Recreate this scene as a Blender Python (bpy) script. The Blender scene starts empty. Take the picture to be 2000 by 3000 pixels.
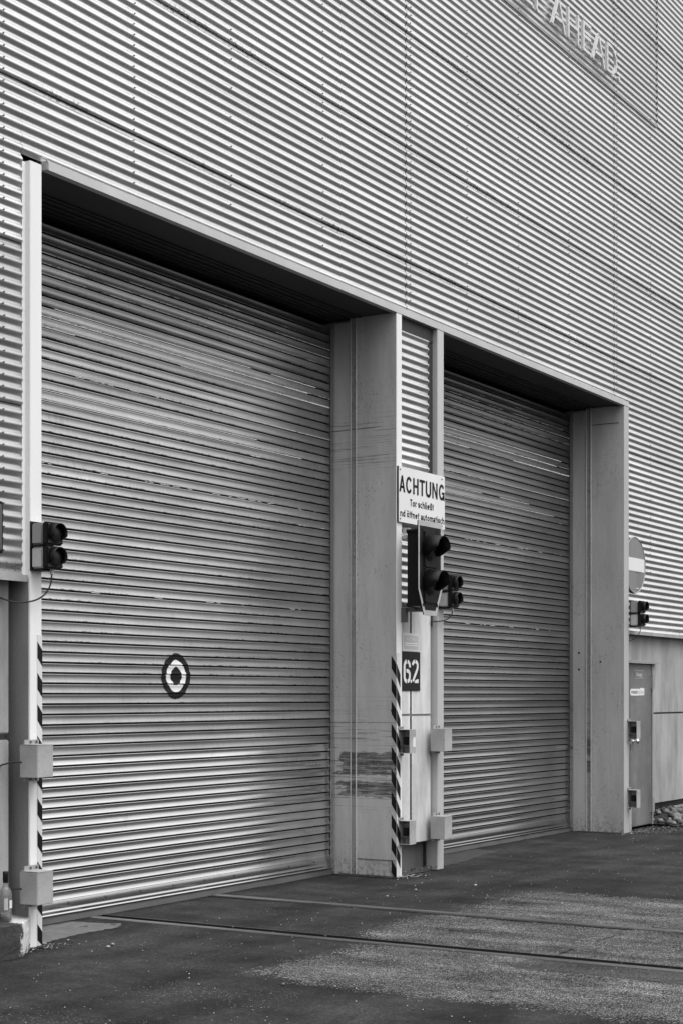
import bpy, math, random
import numpy as np
from mathutils import Vector, Matrix, noise as mnoise
random.seed(7)
R = math.radians
scene = bpy.context.scene
col = scene.collection

# ------------------------------------------------------------------ camera
cam_data = bpy.data.cameras.new('camera'); cam = bpy.data.objects.new('camera', cam_data); col.objects.link(cam)
cam.location = (0, -7.217, 1.65)
cam.rotation_euler = (R(90), 0, -math.atan2(.8528, .5222))      # level camera, shifted upwards
cam_data.sensor_fit = 'HORIZONTAL'; cam_data.sensor_width = 24; cam_data.lens = 57.0
cam_data.shift_y = 0.2685; cam_data.clip_start = .1; cam_data.clip_end = 2000
scene.camera = cam
scene.render.resolution_x = 682; scene.render.resolution_y = 1024

# ------------------------------------------------------------------ light
CLOUD_LOW, CLOUD_UP = 1.3, 8.6
SUN_EL, SUN_AZ = 62, 178        # azimuth clockwise from +y (into the hall)
w = bpy.data.worlds.new('World'); scene.world = w; w.use_nodes = True
nt = w.node_tree; nt.nodes.clear()
sky = nt.nodes.new('ShaderNodeTexSky'); sky.sky_type = 'NISHITA'; sky.sun_disc = False
sky.sun_elevation = R(SUN_EL); sky.sun_rotation = R(SUN_AZ); sky.dust_density = 4; sky.air_density = 1.5
bw = nt.nodes.new('ShaderNodeRGBToBW'); bg = nt.nodes.new('ShaderNodeBackground'); bg.inputs[1].default_value = .12
ow = nt.nodes.new('ShaderNodeOutputWorld')
# colourless overcast: the cloud layer brightens from the horizon to the zenith, with some of the clear sky's gradient behind it
def wm(op, a, b):
    x = nt.nodes.new('ShaderNodeMath'); x.operation = op
    for k, q in enumerate((a, b)):
        if isinstance(q, bpy.types.NodeSocket): nt.links.new(q, x.inputs[k])
        else: x.inputs[k].default_value = q
    return x.outputs[0]
tc = nt.nodes.new('ShaderNodeTexCoord'); sz = nt.nodes.new('ShaderNodeSeparateXYZ'); nt.links.new(tc.outputs['Generated'], sz.inputs[0])
up_ = wm('MAXIMUM', sz.outputs[2], 0.0)
cloud = wm('MULTIPLY', wm('ADD', wm('MULTIPLY', up_, CLOUD_UP), CLOUD_LOW), 1.0)
nt.links.new(sky.outputs[0], bw.inputs[0]); nt.links.new(wm('ADD', wm('MULTIPLY', bw.outputs[0], .25), cloud), bg.inputs[0]); nt.links.new(bg.outputs[0], ow.inputs[0])
sd = bpy.data.lights.new('sun', 'SUN'); sd.energy = .9; sd.angle = R(40); sun = bpy.data.objects.new('sun', sd); col.objects.link(sun)
az, el = R(SUN_AZ), R(SUN_EL)
to_sun = Vector((math.sin(az)*math.cos(el), math.cos(az)*math.cos(el), math.sin(el)))
sun.rotation_euler = to_sun.to_track_quat('Z', 'Y').to_euler(); sun.location = (0, -20, 30)
vs = scene.view_settings; vs.view_transform = 'Standard'; vs.look = 'None'; vs.exposure = 0.88; vs.gamma = 1

# ------------------------------------------------------------------ material helpers
class NT:
    def __init__(s, name):
        s.m = bpy.data.materials.new(name); s.m.use_nodes = True; s.t = s.m.node_tree
        s.b = s.t.nodes['Principled BSDF']; s.co = s.t.nodes.new('ShaderNodeTexCoord').outputs['Object']
    def n(s, k): return s.t.nodes.new(k)
    def put(s, sock, v):
        if isinstance(v, bpy.types.NodeSocket): s.t.links.new(v, sock)
        else: sock.default_value = v
    def math(s, op, a, b=0.0, c=0.0, clamp=False):
        x = s.n('ShaderNodeMath'); x.operation = op; x.use_clamp = clamp
        s.put(x.inputs[0], a); s.put(x.inputs[1], b); s.put(x.inputs[2], c); return x.outputs[0]
    def sep(s, v=None):
        x = s.n('ShaderNodeSeparateXYZ'); s.put(x.inputs[0], v or s.co); return x.outputs
    def comb(s, x, y, z):
        c = s.n('ShaderNodeCombineXYZ'); s.put(c.inputs[0], x); s.put(c.inputs[1], y); s.put(c.inputs[2], z); return c.outputs[0]
    def scaled(s, sc, v=None):
        x = s.n('ShaderNodeVectorMath'); x.operation = 'MULTIPLY'; s.put(x.inputs[0], v or s.co); x.inputs[1].default_value = sc; return x.outputs[0]
    def noise(s, sc=(1, 1, 1), detail=3, rough=.55, v=None):
        x = s.n('ShaderNodeTexNoise'); x.inputs['Scale'].default_value = 1; x.inputs['Detail'].default_value = detail
        x.inputs['Roughness'].default_value = rough
        if isinstance(sc, (int, float)): sc = (sc,)*3
        s.put(x.inputs['Vector'], s.scaled(sc, v)); return x.outputs['Fac']
    def voro(s, sc, feature='F1', out='Distance'):
        x = s.n('ShaderNodeTexVoronoi'); x.feature = feature; x.inputs['Scale'].default_value = sc; s.put(x.inputs['Vector'], s.co); return x.outputs[out]
    def white(s, v):
        x = s.n('ShaderNodeTexWhiteNoise'); x.noise_dimensions = '1D'; s.put(x.inputs['W'], v); return x.outputs['Value']
    def ramp(s, v, lo, hi, a=0.0, b=1.0):
        x = s.n('ShaderNodeMapRange'); x.clamp = True; s.put(x.inputs[0], v); x.inputs[1].default_value = lo; x.inputs[2].default_value = hi
        s.put(x.inputs[3], a); s.put(x.inputs[4], b); return x.outputs[0]
    def mix(s, f, a, b):        # scalars
        return s.math('ADD', s.math('MULTIPLY', a, s.math('SUBTRACT', 1.0, f)), s.math('MULTIPLY', b, f))
    def mul(s, a, b): return s.math('MULTIPLY', a, b)
    def col(s, v):
        c = s.n('ShaderNodeCombineColor'); [s.put(c.inputs[i], v) for i in range(3)]; s.put(s.b.inputs['Base Color'], c.outputs[0])
    def bump(s, h, strength=.3, dist=.01):
        x = s.n('ShaderNodeBump'); x.inputs['Strength'].default_value = strength; x.inputs['Distance'].default_value = dist
        s.put(x.inputs['Height'], h); s.put(s.b.inputs['Normal'], x.outputs[0])
    def fin(s, v, rough, metal=0.0, spec=.5):
        s.col(v); s.put(s.b.inputs['Roughness'], rough); s.put(s.b.inputs['Metallic'], metal)
        s.b.inputs['Specular IOR Level'].default_value = spec; return s.m

def paint(name, base, rough=.5, var=.12, specks=0.0, metal=0.0, bump=.0, streak=True, fine=60):
    t = NT(name); sp_ = .2 if base < .05 else .5
    n1 = t.noise((2.5, 2.5, .7) if streak else 2.5, 4)
    n2 = t.noise(fine, 3, .7)
    v = t.mul(base, t.ramp(n1, .3, .7, 1-var, 1+var*.6)); v = t.mul(v, t.ramp(n2, .3, .7, 1-var*.4, 1+var*.4))
    if specks:
        sp = t.mul(t.ramp(t.noise(45, 3, .8), .66, .70), t.ramp(t.noise(3, 3), .45, .6))
        v = t.mix(t.mul(sp, specks), v, base*.15)
    if bump: t.bump(n2, bump, .004)
    return t.fin(v, t.ramp(n2, .3, .7, rough-.06, rough+.08), metal, sp_)

# corrugated metal
def cladding_mat(name, base, metal=.85, rough=.36):
    t = NT(name); x, y, z = t.sep()
    v = t.mul(base, t.ramp(t.noise((.5, 1, 2.2), 4), .3, .7, .86, 1.08))
    v = t.mul(v, t.ramp(t.noise((60, 60, 25), 2, .7), .3, .7, .94, 1.05))
    panel = t.white(t.math('FLOOR', t.math('DIVIDE', t.math('SUBTRACT', z, .38), 1.05)))
    v = t.mul(v, t.ramp(panel, 0, 1, .95, 1.04))
    dr = t.mul(t.ramp(t.noise((14, 14, 1.6), 4, .7), .60, .72), t.ramp(t.noise((.8, .8, 2), 2), .5, .7))
    v = t.mix(t.mul(dr, .38), v, base*.3)
    sd_ = t.math('ABSOLUTE', t.math('SUBTRACT', t.math('FRACT', t.math('ADD', t.math('DIVIDE', t.math('SUBTRACT', z, .38), 1.05), .5)), .5))
    sg_ = t.mul(t.ramp(t.math('ADD', sd_, t.mul(t.math('SUBTRACT', t.noise((9, 9, 12), 3, .8), .5), .06)), .040, .018), t.mul(t.ramp(t.noise((26, 26, 40), 4, .85), .50, .58), t.ramp(t.noise((.8, .8, .5), 2), .46, .58)))
    v = t.mix(t.mul(sg_, .75), v, base*.12)
    sp = t.mul(t.ramp(t.noise((70, 70, 40), 2, .8), .72, .76), t.ramp(t.noise(2, 2), .5, .6))
    v = t.mix(t.mul(sp, .7), v, .03)
    rg = t.ramp(t.noise((3, 3, 9), 4), .3, .7, rough-.06, rough+.07)
    return t.fin(v, rg, metal)
M = {}
M['clad_shaded'] = cladding_mat('shaded_corrugated_metal', .46, .80, .40)  # darker, rougher copy of the cladding metal, shade beside the post put in
M['clad'] = cladding_mat('corrugated_metal', .74, .86, .33)
M['clad_dark'] = cladding_mat('corrugated_metal_grey', .68, .86, .33)
M['white'] = paint('white_post_paint', .80, .5, .06, .25)
M['flash'] = paint('pale_flashing_metal', .52, .42, .10, .3, .2)
M['post_grey'] = paint('pale_grey_post_paint', .42, .5, .1, .3)
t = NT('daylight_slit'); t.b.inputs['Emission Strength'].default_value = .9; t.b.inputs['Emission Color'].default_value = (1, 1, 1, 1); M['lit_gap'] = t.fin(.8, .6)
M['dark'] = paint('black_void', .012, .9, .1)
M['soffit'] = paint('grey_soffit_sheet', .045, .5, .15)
M['galv'] = paint('galvanised_steel', .42, .55, .32, .3, .35, streak=False, fine=90)
M['bracket'] = paint('bracket_steel', .38, .5, .2, .6, .3)
M['panel_trim'] = paint('panel_trim_sheet', .26, .5, .2)
M['screw'] = paint('screw_head', .22, .5, .3, 0, .4)
M['bolt'] = paint('bolt_steel', .12, .45, .2, 0, .6)
M['black_plastic'] = paint('black_signal_plastic', .010, .55, .2, streak=False)
M['grey_plastic'] = paint('grey_signal_plastic', .30, .5, .12, .2, streak=False)
M['pale_plastic'] = paint('pale_signal_plastic', .50, .5, .12, .4, streak=False)
M['lens'] = paint('dark_lens', .018, .15, .2, streak=False)
M['border'] = paint('white_border', .42, .5, .15, .3)
M['sign_white'] = paint('sign_enamel', .74, .4, .05, .2)
M['sign_edge'] = paint('sign_dark_edge', .03, .6, .2)
M['ink'] = paint('black_lettering', .01, .6, .1)
M['sign_black'] = paint('black_sign_sheet', .016, .5, .35, streak=True)
M['sign_pale'] = paint('faded_notice', .60, .5, .05)
M['sign_pale2'] = paint('faded_notice_panel', .46, .5, .08)
M['tape_white'] = paint('pale_tape', .66, .5, .08, .2)
M['tape_black'] = paint('black_tape', .008, .5, .1)
M['sign_red'] = paint('grey_toned_sign_disc', .20, .35, .12)
M['letter'] = paint('letter_aluminium', .62, .45, .04)
M['cable'] = paint('cable_rubber', .04, .5, .1)
M['cable_pale'] = paint('cable_gland', .4, .5, .1)
M['rail'] = paint('worn_rail_steel', .13, .38, .25, 0, .6, streak=False)
M['door'] = paint('grey_door_paint', .15, .45, .42, .6, fine=14)
M['doorframe'] = paint('door_frame_paint', .26, .5, .2, .4)
M['knob'] = paint('polished_knob', .8, .2, .05, 0, 1.0)
M['groove_shade'] = paint('shaded_groove_steel', .022, .8, .4)  # groove walls and bed near black, their shade put into the colour
M['rubber'] = paint('rubber_seal', .075, .6, .3, streak=False)
M['pane_text'] = paint('white_door_lettering', .62, .5, .05)
M['faded_text'] = paint('worn_grey_lettering', .40, .5, .1)
M['roofing'] = paint('roof_membrane', .15, .8, .1)

def concrete_mat(name, base, lo=.5):
    t = NT(name)
    v = t.mul(base, t.ramp(t.noise((2.2, 2.2, .9), 5, .65), .3, .7, .58, 1.14))
    v = t.mul(v, t.ramp(t.noise((9, 9, .8), 4, .7), .35, .7, .86, 1.06))
    v = t.mul(v, t.ramp(t.noise(90, 2, .7), .3, .7, .93, 1.05))
    pits = t.ramp(t.noise(38, 3, .8), .70, .74); v = t.mix(t.mul(pits, .6), v, base*.3)
    t.bump(t.noise(50, 4, .7), .25, .006)
    return t.fin(v, .8, 0, .3)
M['concrete'] = concrete_mat('wall_concrete', .40)
M['panel_white'] = concrete_mat('pale_wall_concrete', .72)
M['plinth'] = concrete_mat('dirty_plinth_concrete', .11)
t = NT('whitewashed_block'); x, y, z = t.sep()
msk = t.ramp(t.math('ADD', x, t.mul(t.math('SUBTRACT', t.noise(14, 4, .7), .5), .22)), 7.665, 7.69)
msk = t.mul(msk, t.ramp(t.math('ADD', z, t.mul(t.math('SUBTRACT', t.noise(11, 4, .7), .5), .3)), .01, .03))
v = t.mix(msk, t.ramp(t.noise(9, 5, .7), .3, .7, .02, .075), t.ramp(t.noise(30, 4, .7), .3, .7, .40, .85))
t.bump(t.noise(28, 5, .75), .8, .02); M['block'] = t.fin(v, .85, 0, .3)

# jamb paint: light grey with scrape bands and rust at seams
def jamb_mat(name, base, scrapes):
    t = NT(name); x, y, z = t.sep()
    v = t.mul(base, t.ramp(t.noise((3, 3, .6), 5, .65), .32, .68, .78, 1.10))
    v = t.mul(v, t.ramp(t.noise((40, 40, 6), 3, .7), .3, .7, .95, 1.04))
    if scrapes:
        nz = t.mul(t.math('SUBTRACT', t.noise((1, 9, 14), 4, .7), .5), .09)
        zz = t.math('ADD', z, nz)
        band = lambda a, b, e=.004: t.mul(t.ramp(zz, a-e, a+e), t.ramp(zz, b-e, b+e, 1.0, 0.0))
        st = t.noise((1, 1.6, 46), 5, .75)
        fineb = t.noise((1, 7, 160), 3, .7)
        ymask = t.ramp(t.math('ADD', y, t.mul(t.math('SUBTRACT', t.noise((1, 5, 16), 4, .7), .5), .60)), .585, .575)
        chip = t.ramp(t.noise((1, 11, 34), 4, .75), .38, .44, .62, 1.0); ymask = t.mul(ymask, chip)
        big = t.math('ADD', band(.92, 1.13), band(.72, .86)); big = t.mul(big, ymask)
        lev = t.ramp(t.math('ADD', t.mul(st, .7), t.mul(fineb, .3)), .40, .54, 0.35, 1.0)
        v = t.mix(t.mul(big, t.mul(lev, .92)), v, .025)
        thin = t.math('ADD', band(.6, 1.55, .15), band(3.75, 4.2, .12))
        sc = t.ramp(t.noise((1, .9, 75), 4, .8), .57, .63)
        v = t.mix(t.mul(thin, t.mul(sc, .85)), v, .03)
    rust = t.mul(t.ramp(t.noise(42, 4, .8), .57, .65), t.ramp(t.noise(2.2, 3, .6), .47, .62))
    ye = t.math('ADD', t.math('ABSOLUTE', t.math('SUBTRACT', y, .448)), t.mul(t.noise((1, 30, 12), 4, .8), .10))
    seamr = t.mul(t.ramp(ye, .115, .075), t.mul(t.ramp(t.noise((1, 50, 30), 3, .8), .50, .60), t.ramp(t.noise((1, 2, 1.7), 3), .42, .6)))
    v = t.mix(t.mul(seamr, .6), v, .06)
    v = t.mix(t.mul(rust, .75), v, .04)
    drip = t.mul(t.ramp(t.noise((1, 26, 1.1), 4, .7), .56, .70), t.ramp(t.noise((1, 3, .8), 2), .45, .62)); v = t.mix(t.mul(drip, .3), v, .14)
    low = t.mul(t.ramp(z, .22, .0), t.ramp(t.noise(22, 4, .8), .45, .6)); v = t.mix(t.mul(low, .7), v, .06)
    scr = t.mul(t.ramp(t.noise((5, 22, 3), 2, .5), .735, .75), .5); v = t.mix(scr, v, .55)
    t.bump(t.noise((30, 30, 8), 3), .12, .004)
    return t.fin(v, .42, 0, .45)
M['jamb'] = jamb_mat('scraped_jamb_paint', .46, True)
M['jamb2'] = jamb_mat('worn_jamb_paint', .45, False)
M['flank'] = paint('grey_shaded_flank_paint', .24, .55, .3, .5)  # grey paint, darkened further with the recess shade in its colour
M['channel'] = jamb_mat('grimy_channel_paint', .27, True)
M['edge'] = paint('worn_bright_edge', .66, .4, .35, .8, .3)

# roller shutter slats
PS = .0755
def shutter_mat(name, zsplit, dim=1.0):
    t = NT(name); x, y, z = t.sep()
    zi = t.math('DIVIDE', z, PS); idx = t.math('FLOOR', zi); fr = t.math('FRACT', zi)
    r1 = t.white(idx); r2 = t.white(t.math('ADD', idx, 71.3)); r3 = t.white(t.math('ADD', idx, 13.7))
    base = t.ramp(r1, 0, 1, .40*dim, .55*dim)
    base = t.mul(base, t.ramp(t.noise((1.1, 1, 6), 4), .3, .7, .80, 1.1))
    base = t.mul(base, t.ramp(t.noise((160, 1, 14), 2, .7), .3, .7, .90, 1.08))
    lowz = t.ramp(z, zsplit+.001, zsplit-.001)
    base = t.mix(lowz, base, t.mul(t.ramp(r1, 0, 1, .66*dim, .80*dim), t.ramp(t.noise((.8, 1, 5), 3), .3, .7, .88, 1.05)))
    # lower lips: dark grime, and white streaks painting light from the joints
    lip = t.mul(t.ramp(fr, .035, .045), t.ramp(fr, .125, .115))
    seg = t.ramp(t.math('ADD', t.noise((2.2, 1, 9), 5, .8), t.mul(t.math('SUBTRACT', r2, .5), .50)), .58, .62)
    dots = t.ramp(t.noise((26, 1, 30), 3, .8), .56, .60, 1.0, 0.0)
    up = t.ramp(z, zsplit+.3, zsplit+.8)
    bright = t.mul(t.mul(lip, seg), t.mul(dots, t.mul(up, t.math('GREATER_THAN', r3, .55))))
    lip2 = t.mul(t.ramp(fr, .04, .06), t.ramp(t.math('ADD', fr, t.mul(t.math('SUBTRACT', t.noise((40, 1, 20), 2), .5), .16)), .17, .14))
    darks = t.mul(t.mul(lip2, t.ramp(t.noise((17, 1, 30), 4, .85), .51, .57)), t.mul(t.ramp(z, zsplit, zsplit+.5), t.ramp(t.noise((.8, 1, 3), 3), .42, .52)))
    base = t.mix(t.mul(darks, .9), base, .03)
    smear = t.mul(t.ramp(t.noise((4, 1, 50), 3, .7), .58, .75), t.ramp(t.noise((1.2, 1, 1.2), 2), .45, .6))
    base = t.mix(t.mul(smear, .5), base, .18)
    blot = t.mul(t.ramp(t.noise((1.4, 1, 2.2), 5, .7), .56, .70), t.ramp(t.noise((30, 1, 8), 3, .8), .42, .6)); base = t.mix(t.mul(blot, .4), base, .2)
    base = t.mix(t.mul(bright, .95), base, 1.0)
    t.b.inputs['Coat Weight'].default_value = 0
    rg = t.mix(lowz, t.ramp(r2, 0, 1, .31, .42), t.ramp(r2, 0, 1, .20, .28))
    met = t.mix(lowz, .92, .97)
    met = t.math('MULTIPLY', met, t.math('SUBTRACT', 1.0, bright))
    return t.fin(base, rg, met)
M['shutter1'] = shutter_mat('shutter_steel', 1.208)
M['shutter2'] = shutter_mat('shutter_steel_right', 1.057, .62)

# ground
t = NT('asphalt'); x, y, z = t.sep()
at = t.n('ShaderNodeAttribute'); at.attribute_name = 'patch'; pa = at.outputs['Fac']
at2 = t.n('ShaderNodeAttribute'); at2.attribute_name = 'slab'; sl = at2.outputs['Fac']
at3 = t.n('ShaderNodeAttribute'); at3.attribute_name = 'smooth'; sm = at3.outputs['Fac']
at4 = t.n('ShaderNodeAttribute'); at4.attribute_name = 'speck'; sk = at4.outputs['Fac']
at5 = t.n('ShaderNodeAttribute'); at5.attribute_name = 'crack'; ck = at5.outputs['Fac']
nb = t.noise(1.6, 4); nf = t.noise(140, 3, .7); nm = t.noise(12, 5, .7)
tar = t.mul(t.ramp(nb, .3, .7, .022, .038), t.ramp(nm, .3, .7, .85, 1.15)); tar = t.mul(tar, t.ramp(nf, .3, .7, .60, 1.5)); tar = t.mul(tar, t.ramp(t.voro(110, 'F1', 'Distance'), 0, .7, 1.35, .7))
band = t.noise((.35, 2.2, 1), 4); tar = t.mul(tar, t.ramp(band, .35, .65, .72, 1.35))
cellc = t.voro(105, 'F1', 'Color'); cs = t.n('ShaderNodeSeparateColor'); t.put(cs.inputs[0], cellc); cellv = cs.outputs[0]
cd = t.voro(105, 'F1', 'Distance')
agg = t.mul(t.ramp(cellv, 0, 1, .06, .40), t.ramp(cd, .25, .62, 1.0, .25)); agg = t.mul(agg, t.ramp(t.noise((5, 1.6, 1), 5, .6), .32, .68, .55, 1.35))
wet = t.ramp(t.noise((3, 1.2, 1), 4), .3, .7, .8, 1.15); agg = t.mul(agg, wet)
edge = t.math('ADD', pa, t.math('ADD', t.mul(t.math('SUBTRACT', t.noise(4, 6, .7), .5), .55), t.mul(t.math('SUBTRACT', cellv, .5), .26)))
pm = t.ramp(edge, -.01, .03)
smk = t.ramp(t.math('ADD', sm, t.mul(t.math('SUBTRACT', t.noise(9, 3), .5), .06)), 0, .01)
pm = t.mul(pm, t.math('SUBTRACT', 1.0, t.mul(smk, .75)))
v = t.mix(pm, tar, agg)
mot = t.ramp(t.noise((38, 30, 1), 4, .8), .32, .68, .60, 1.45); v = t.mul(v, mot)
mot2 = t.ramp(t.noise((2.4, 1.1, 1), 6, .7), .34, .66, .70, 1.38); v = t.mul(v, mot2)
oil = t.ramp(t.noise((.9, .5, 1), 5, .7), .56, .66); v = t.mix(t.mul(oil, .35), v, .010)
dust = t.mul(t.ramp(t.noise((1.3, .45, 1), 5, .7), .52, .72), t.ramp(t.noise(18, 4, .7), .4, .7)); v = t.mix(t.mul(dust, .42), v, .075)
# scattered light specks everywhere
spk = t.mul(t.math('GREATER_THAN', cellv, .93), t.ramp(t.math('ADD', t.noise(2.0, 5, .75), t.ramp(sk, -.25, .1, 0, .22)), .50, .66))
spk = t.mul(spk, t.ramp(cd, .3, .45, 1.0, 0.0)); v = t.mix(t.mul(spk, .8), v, .30)
slm = t.ramp(t.math('ADD', sl, t.mul(t.math('SUBTRACT', t.noise(16, 4), .5), .08)), 0, .01)
v = t.mix(slm, v, t.mul(t.ramp(x, 9.5, 12.0, 1.0, .42), t.ramp(t.noise((6, 14, 1), 5, .7), .3, .7, .10, .19)))
at6 = t.n('ShaderNodeAttribute'); at6.attribute_name = 'foot'
ft = t.ramp(t.math('ADD', at6.outputs['Fac'], t.mul(t.math('SUBTRACT', t.noise(8, 5, .75), .5), .22)), .02, .07, 1.0, 0.0); v = t.mix(t.mul(ft, .8), v, t.ramp(t.noise(50, 3, .8), .4, .7, .006, .03))
crk = t.ramp(t.math('ADD', ck, t.mul(t.math('SUBTRACT', t.noise(7, 5, .7), .5), .10)), .008, .018, 1.0, 0.0)
v = t.mix(t.mul(crk, .85), v, .008)
cwn = t.n('ShaderNodeTexVoronoi'); cwn.feature = 'DISTANCE_TO_EDGE'; cwn.inputs['Scale'].default_value = .55
wv = t.n('ShaderNodeVectorMath'); wv.operation = 'ADD'; t.put(wv.inputs[0], t.co)
nn = t.n('ShaderNodeTexNoise'); nn.inputs['Scale'].default_value = 2.2; nn.inputs['Detail'].default_value = 5; t.put(nn.inputs['Vector'], t.co)
t.put(wv.inputs[1], nn.outputs['Color']); t.put(cwn.inputs['Vector'], wv.outputs[0])
hair = t.mul(t.ramp(cwn.outputs['Distance'], .002, .007, 1.0, 0.0), t.ramp(t.noise(.9, 2), .5, .56)); v = t.mix(t.mul(hair, .7), v, .012)
h = t.math('ADD', t.mul(nf, .3), t.mul(t.mul(pm, t.math('SUBTRACT', 1.0, cd)), 1.4)); h = t.math('ADD', h, t.mul(nm, .3))
t.bump(h, .9, .010)
M['ground'] = t.fin(v, t.mix(pm, .85, .85), 0, .07)
t = NT('river_pebble'); oi = t.n('ShaderNodeNewGeometry').outputs['Random Per Island']
M['pebble'] = t.fin(t.mul(t.ramp(oi, 0, 1, .03, .24), t.ramp(t.noise(35, 4), .3, .7, .6, 1.2)), .75, 0, .3)
t = NT('loose_grit'); oi = t.n('ShaderNodeNewGeometry').outputs['Random Per Island']
M['grit'] = t.fin(t.ramp(oi, 0, 1, .05, .42), .8, 0, .3)
t = NT('dry_litter'); oi = t.n('ShaderNodeNewGeometry').outputs['Random Per Island']
M['litter'] = t.fin(t.ramp(oi, 0, 1, .03, .22), .8, 0, .3)
t = NT('soil'); M['soil'] = t.fin(t.mul(t.ramp(t.noise(20, 5, .8), .3, .7, .02, .07), 1.0), .9, 0, .2); t.bump(t.noise(30, 5, .8), 1.0, .03)
t = NT('bottle_glass'); t.b.inputs['Transmission Weight'].default_value = .85; t.b.inputs['IOR'].default_value = 1.45
M['glass'] = t.fin(.62, .08, 0, .6)

# ------------------------------------------------------------------ mesh helpers
class MB:
    def __init__(s): s.v = []; s.f = []; s.mi = []; s.sm = []
    def add(s, vs, fs, mi=0, smooth=False):
        o = len(s.v); s.v += [tuple(p) for p in vs]
        for f in fs: s.f.append([o+i for i in f]); s.mi.append(mi); s.sm.append(smooth)
    def box(s, x0, x1, y0, y1, z0, z1, mi=0):
        x0, x1 = min(x0, x1), max(x0, x1); y0, y1 = min(y0, y1), max(y0, y1); z0, z1 = min(z0, z1), max(z0, z1)
        s.add([(x0,y0,z0),(x1,y0,z0),(x1,y1,z0),(x0,y1,z0),(x0,y0,z1),(x1,y0,z1),(x1,y1,z1),(x0,y1,z1)],
              [(0,3,2,1),(4,5,6,7),(0,1,5,4),(1,2,6,5),(2,3,7,6),(3,0,4,7)], mi); return s
    def quad(s, a, b, c, d, mi=0): s.add([a, b, c, d], [(0,1,2,3)], mi); return s
    def tube(s, pts, r, n=8, mi=0, caps=True):
        P = [Vector(p) for p in pts]; rings = []; up = Vector((0, 0, 1))
        for i, p in enumerate(P):
            d = (P[min(i+1, len(P)-1)] - P[max(i-1, 0)]).normalized()
            a = d.cross(up); a = a.normalized() if a.length > 1e-3 else Vector((1, 0, 0)); b = d.cross(a)
            rr = r[i] if isinstance(r, (list, tuple)) else r
            rings += [p + rr*(math.cos(2*math.pi*k/n)*a + math.sin(2*math.pi*k/n)*b) for k in range(n)]
        fs = [(i*n+k, i*n+(k+1)%n, (i+1)*n+(k+1)%n, (i+1)*n+k) for i in range(len(P)-1) for k in range(n)]
        s.add(rings, fs, mi, True)
        if caps: s.add(rings[:n], [tuple(range(n))], mi); s.add(rings[-n:], [tuple(reversed(range(n)))], mi)
        return s
    def lathe(s, prof, n=24, c=(0, 0, 0), mi=0):
        vs = [(c[0]+r*math.cos(2*math.pi*k/n), c[1]+r*math.sin(2*math.pi*k/n), c[2]+z) for r, z in prof for k in range(n)]
        s.add(vs, [(i*n+k, i*n+(k+1)%n, (i+1)*n+(k+1)%n, (i+1)*n+k) for i in range(len(prof)-1) for k in range(n)], mi, True); return s
    def blob(s, c, rx, ry, rz, seed=0, mi=0, n=6, m=5, rough=.25):
        vs = []; ph = random.random()*6
        for j in range(m+1):
            th = math.pi*j/m
            for k in range(n):
                a = 2*math.pi*k/n + ph; q = Vector((math.sin(th)*math.cos(a), math.sin(th)*math.sin(a), math.cos(th)))
                k2 = 1 + rough*(random.random()-.5) if 0 < j < m else 1
                vs.append((c[0]+rx*q.x*k2, c[1]+ry*q.y*k2, c[2]+rz*q.z*k2))
        s.add(vs, [(j*n+k, (j+1)*n+k, (j+1)*n+(k+1)%n, j*n+(k+1)%n) for j in range(m) for k in range(n)], mi, True)
    def bevel_box(s, x0, x1, y0, y1, z0, z1, b=.004, mi=0):
        import bmesh
        bm = bmesh.new(); bmesh.ops.create_cube(bm, size=1)
        for v in bm.verts: v.co = Vector(((x0+x1)/2+v.co.x*(x1-x0), (y0+y1)/2+v.co.y*(y1-y0), (z0+z1)/2+v.co.z*(z1-z0)))
        bmesh.ops.bevel(bm, geom=bm.edges[:], offset=b, segments=2, affect='EDGES')
        bm.verts.index_update(); s.add([v.co[:] for v in bm.verts], [[v.index for v in f.verts] for f in bm.faces], mi); bm.free(); return s
    def build(s, name, mats, parent=None):
        me = bpy.data.meshes.new(name); me.from_pydata(s.v, [], s.f)
        if not isinstance(mats, (list, tuple)): mats = [mats]
        for m in mats: me.materials.append(M[m] if isinstance(m, str) else m)
        me.polygons.foreach_set('material_index', s.mi); me.polygons.foreach_set('use_smooth', s.sm); me.update()
        o = bpy.data.objects.new(name, me); col.objects.link(o)
        if parent: o.parent = parent
        return o
def thing(name, label, cat, loc=(0, 0, 0), rz=0, group=None):
    o = bpy.data.objects.new(name, None); o.empty_display_size = .2; col.objects.link(o); o.location = loc; o.rotation_euler = (0, 0, rz)
    tag(o, label, cat, group); return o
def tag(o, label=None, cat=None, group=None, kind=None):
    if label: o['label'] = label
    if cat: o['category'] = cat
    if group: o['group'] = group
    if kind: o['kind'] = kind
    return o
def copy_tree(o, parent=None):
    c = o.copy(); col.objects.link(c)
    if parent: c.parent = parent
    for ch in list(o.children): copy_tree(ch, c)
    return c
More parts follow.
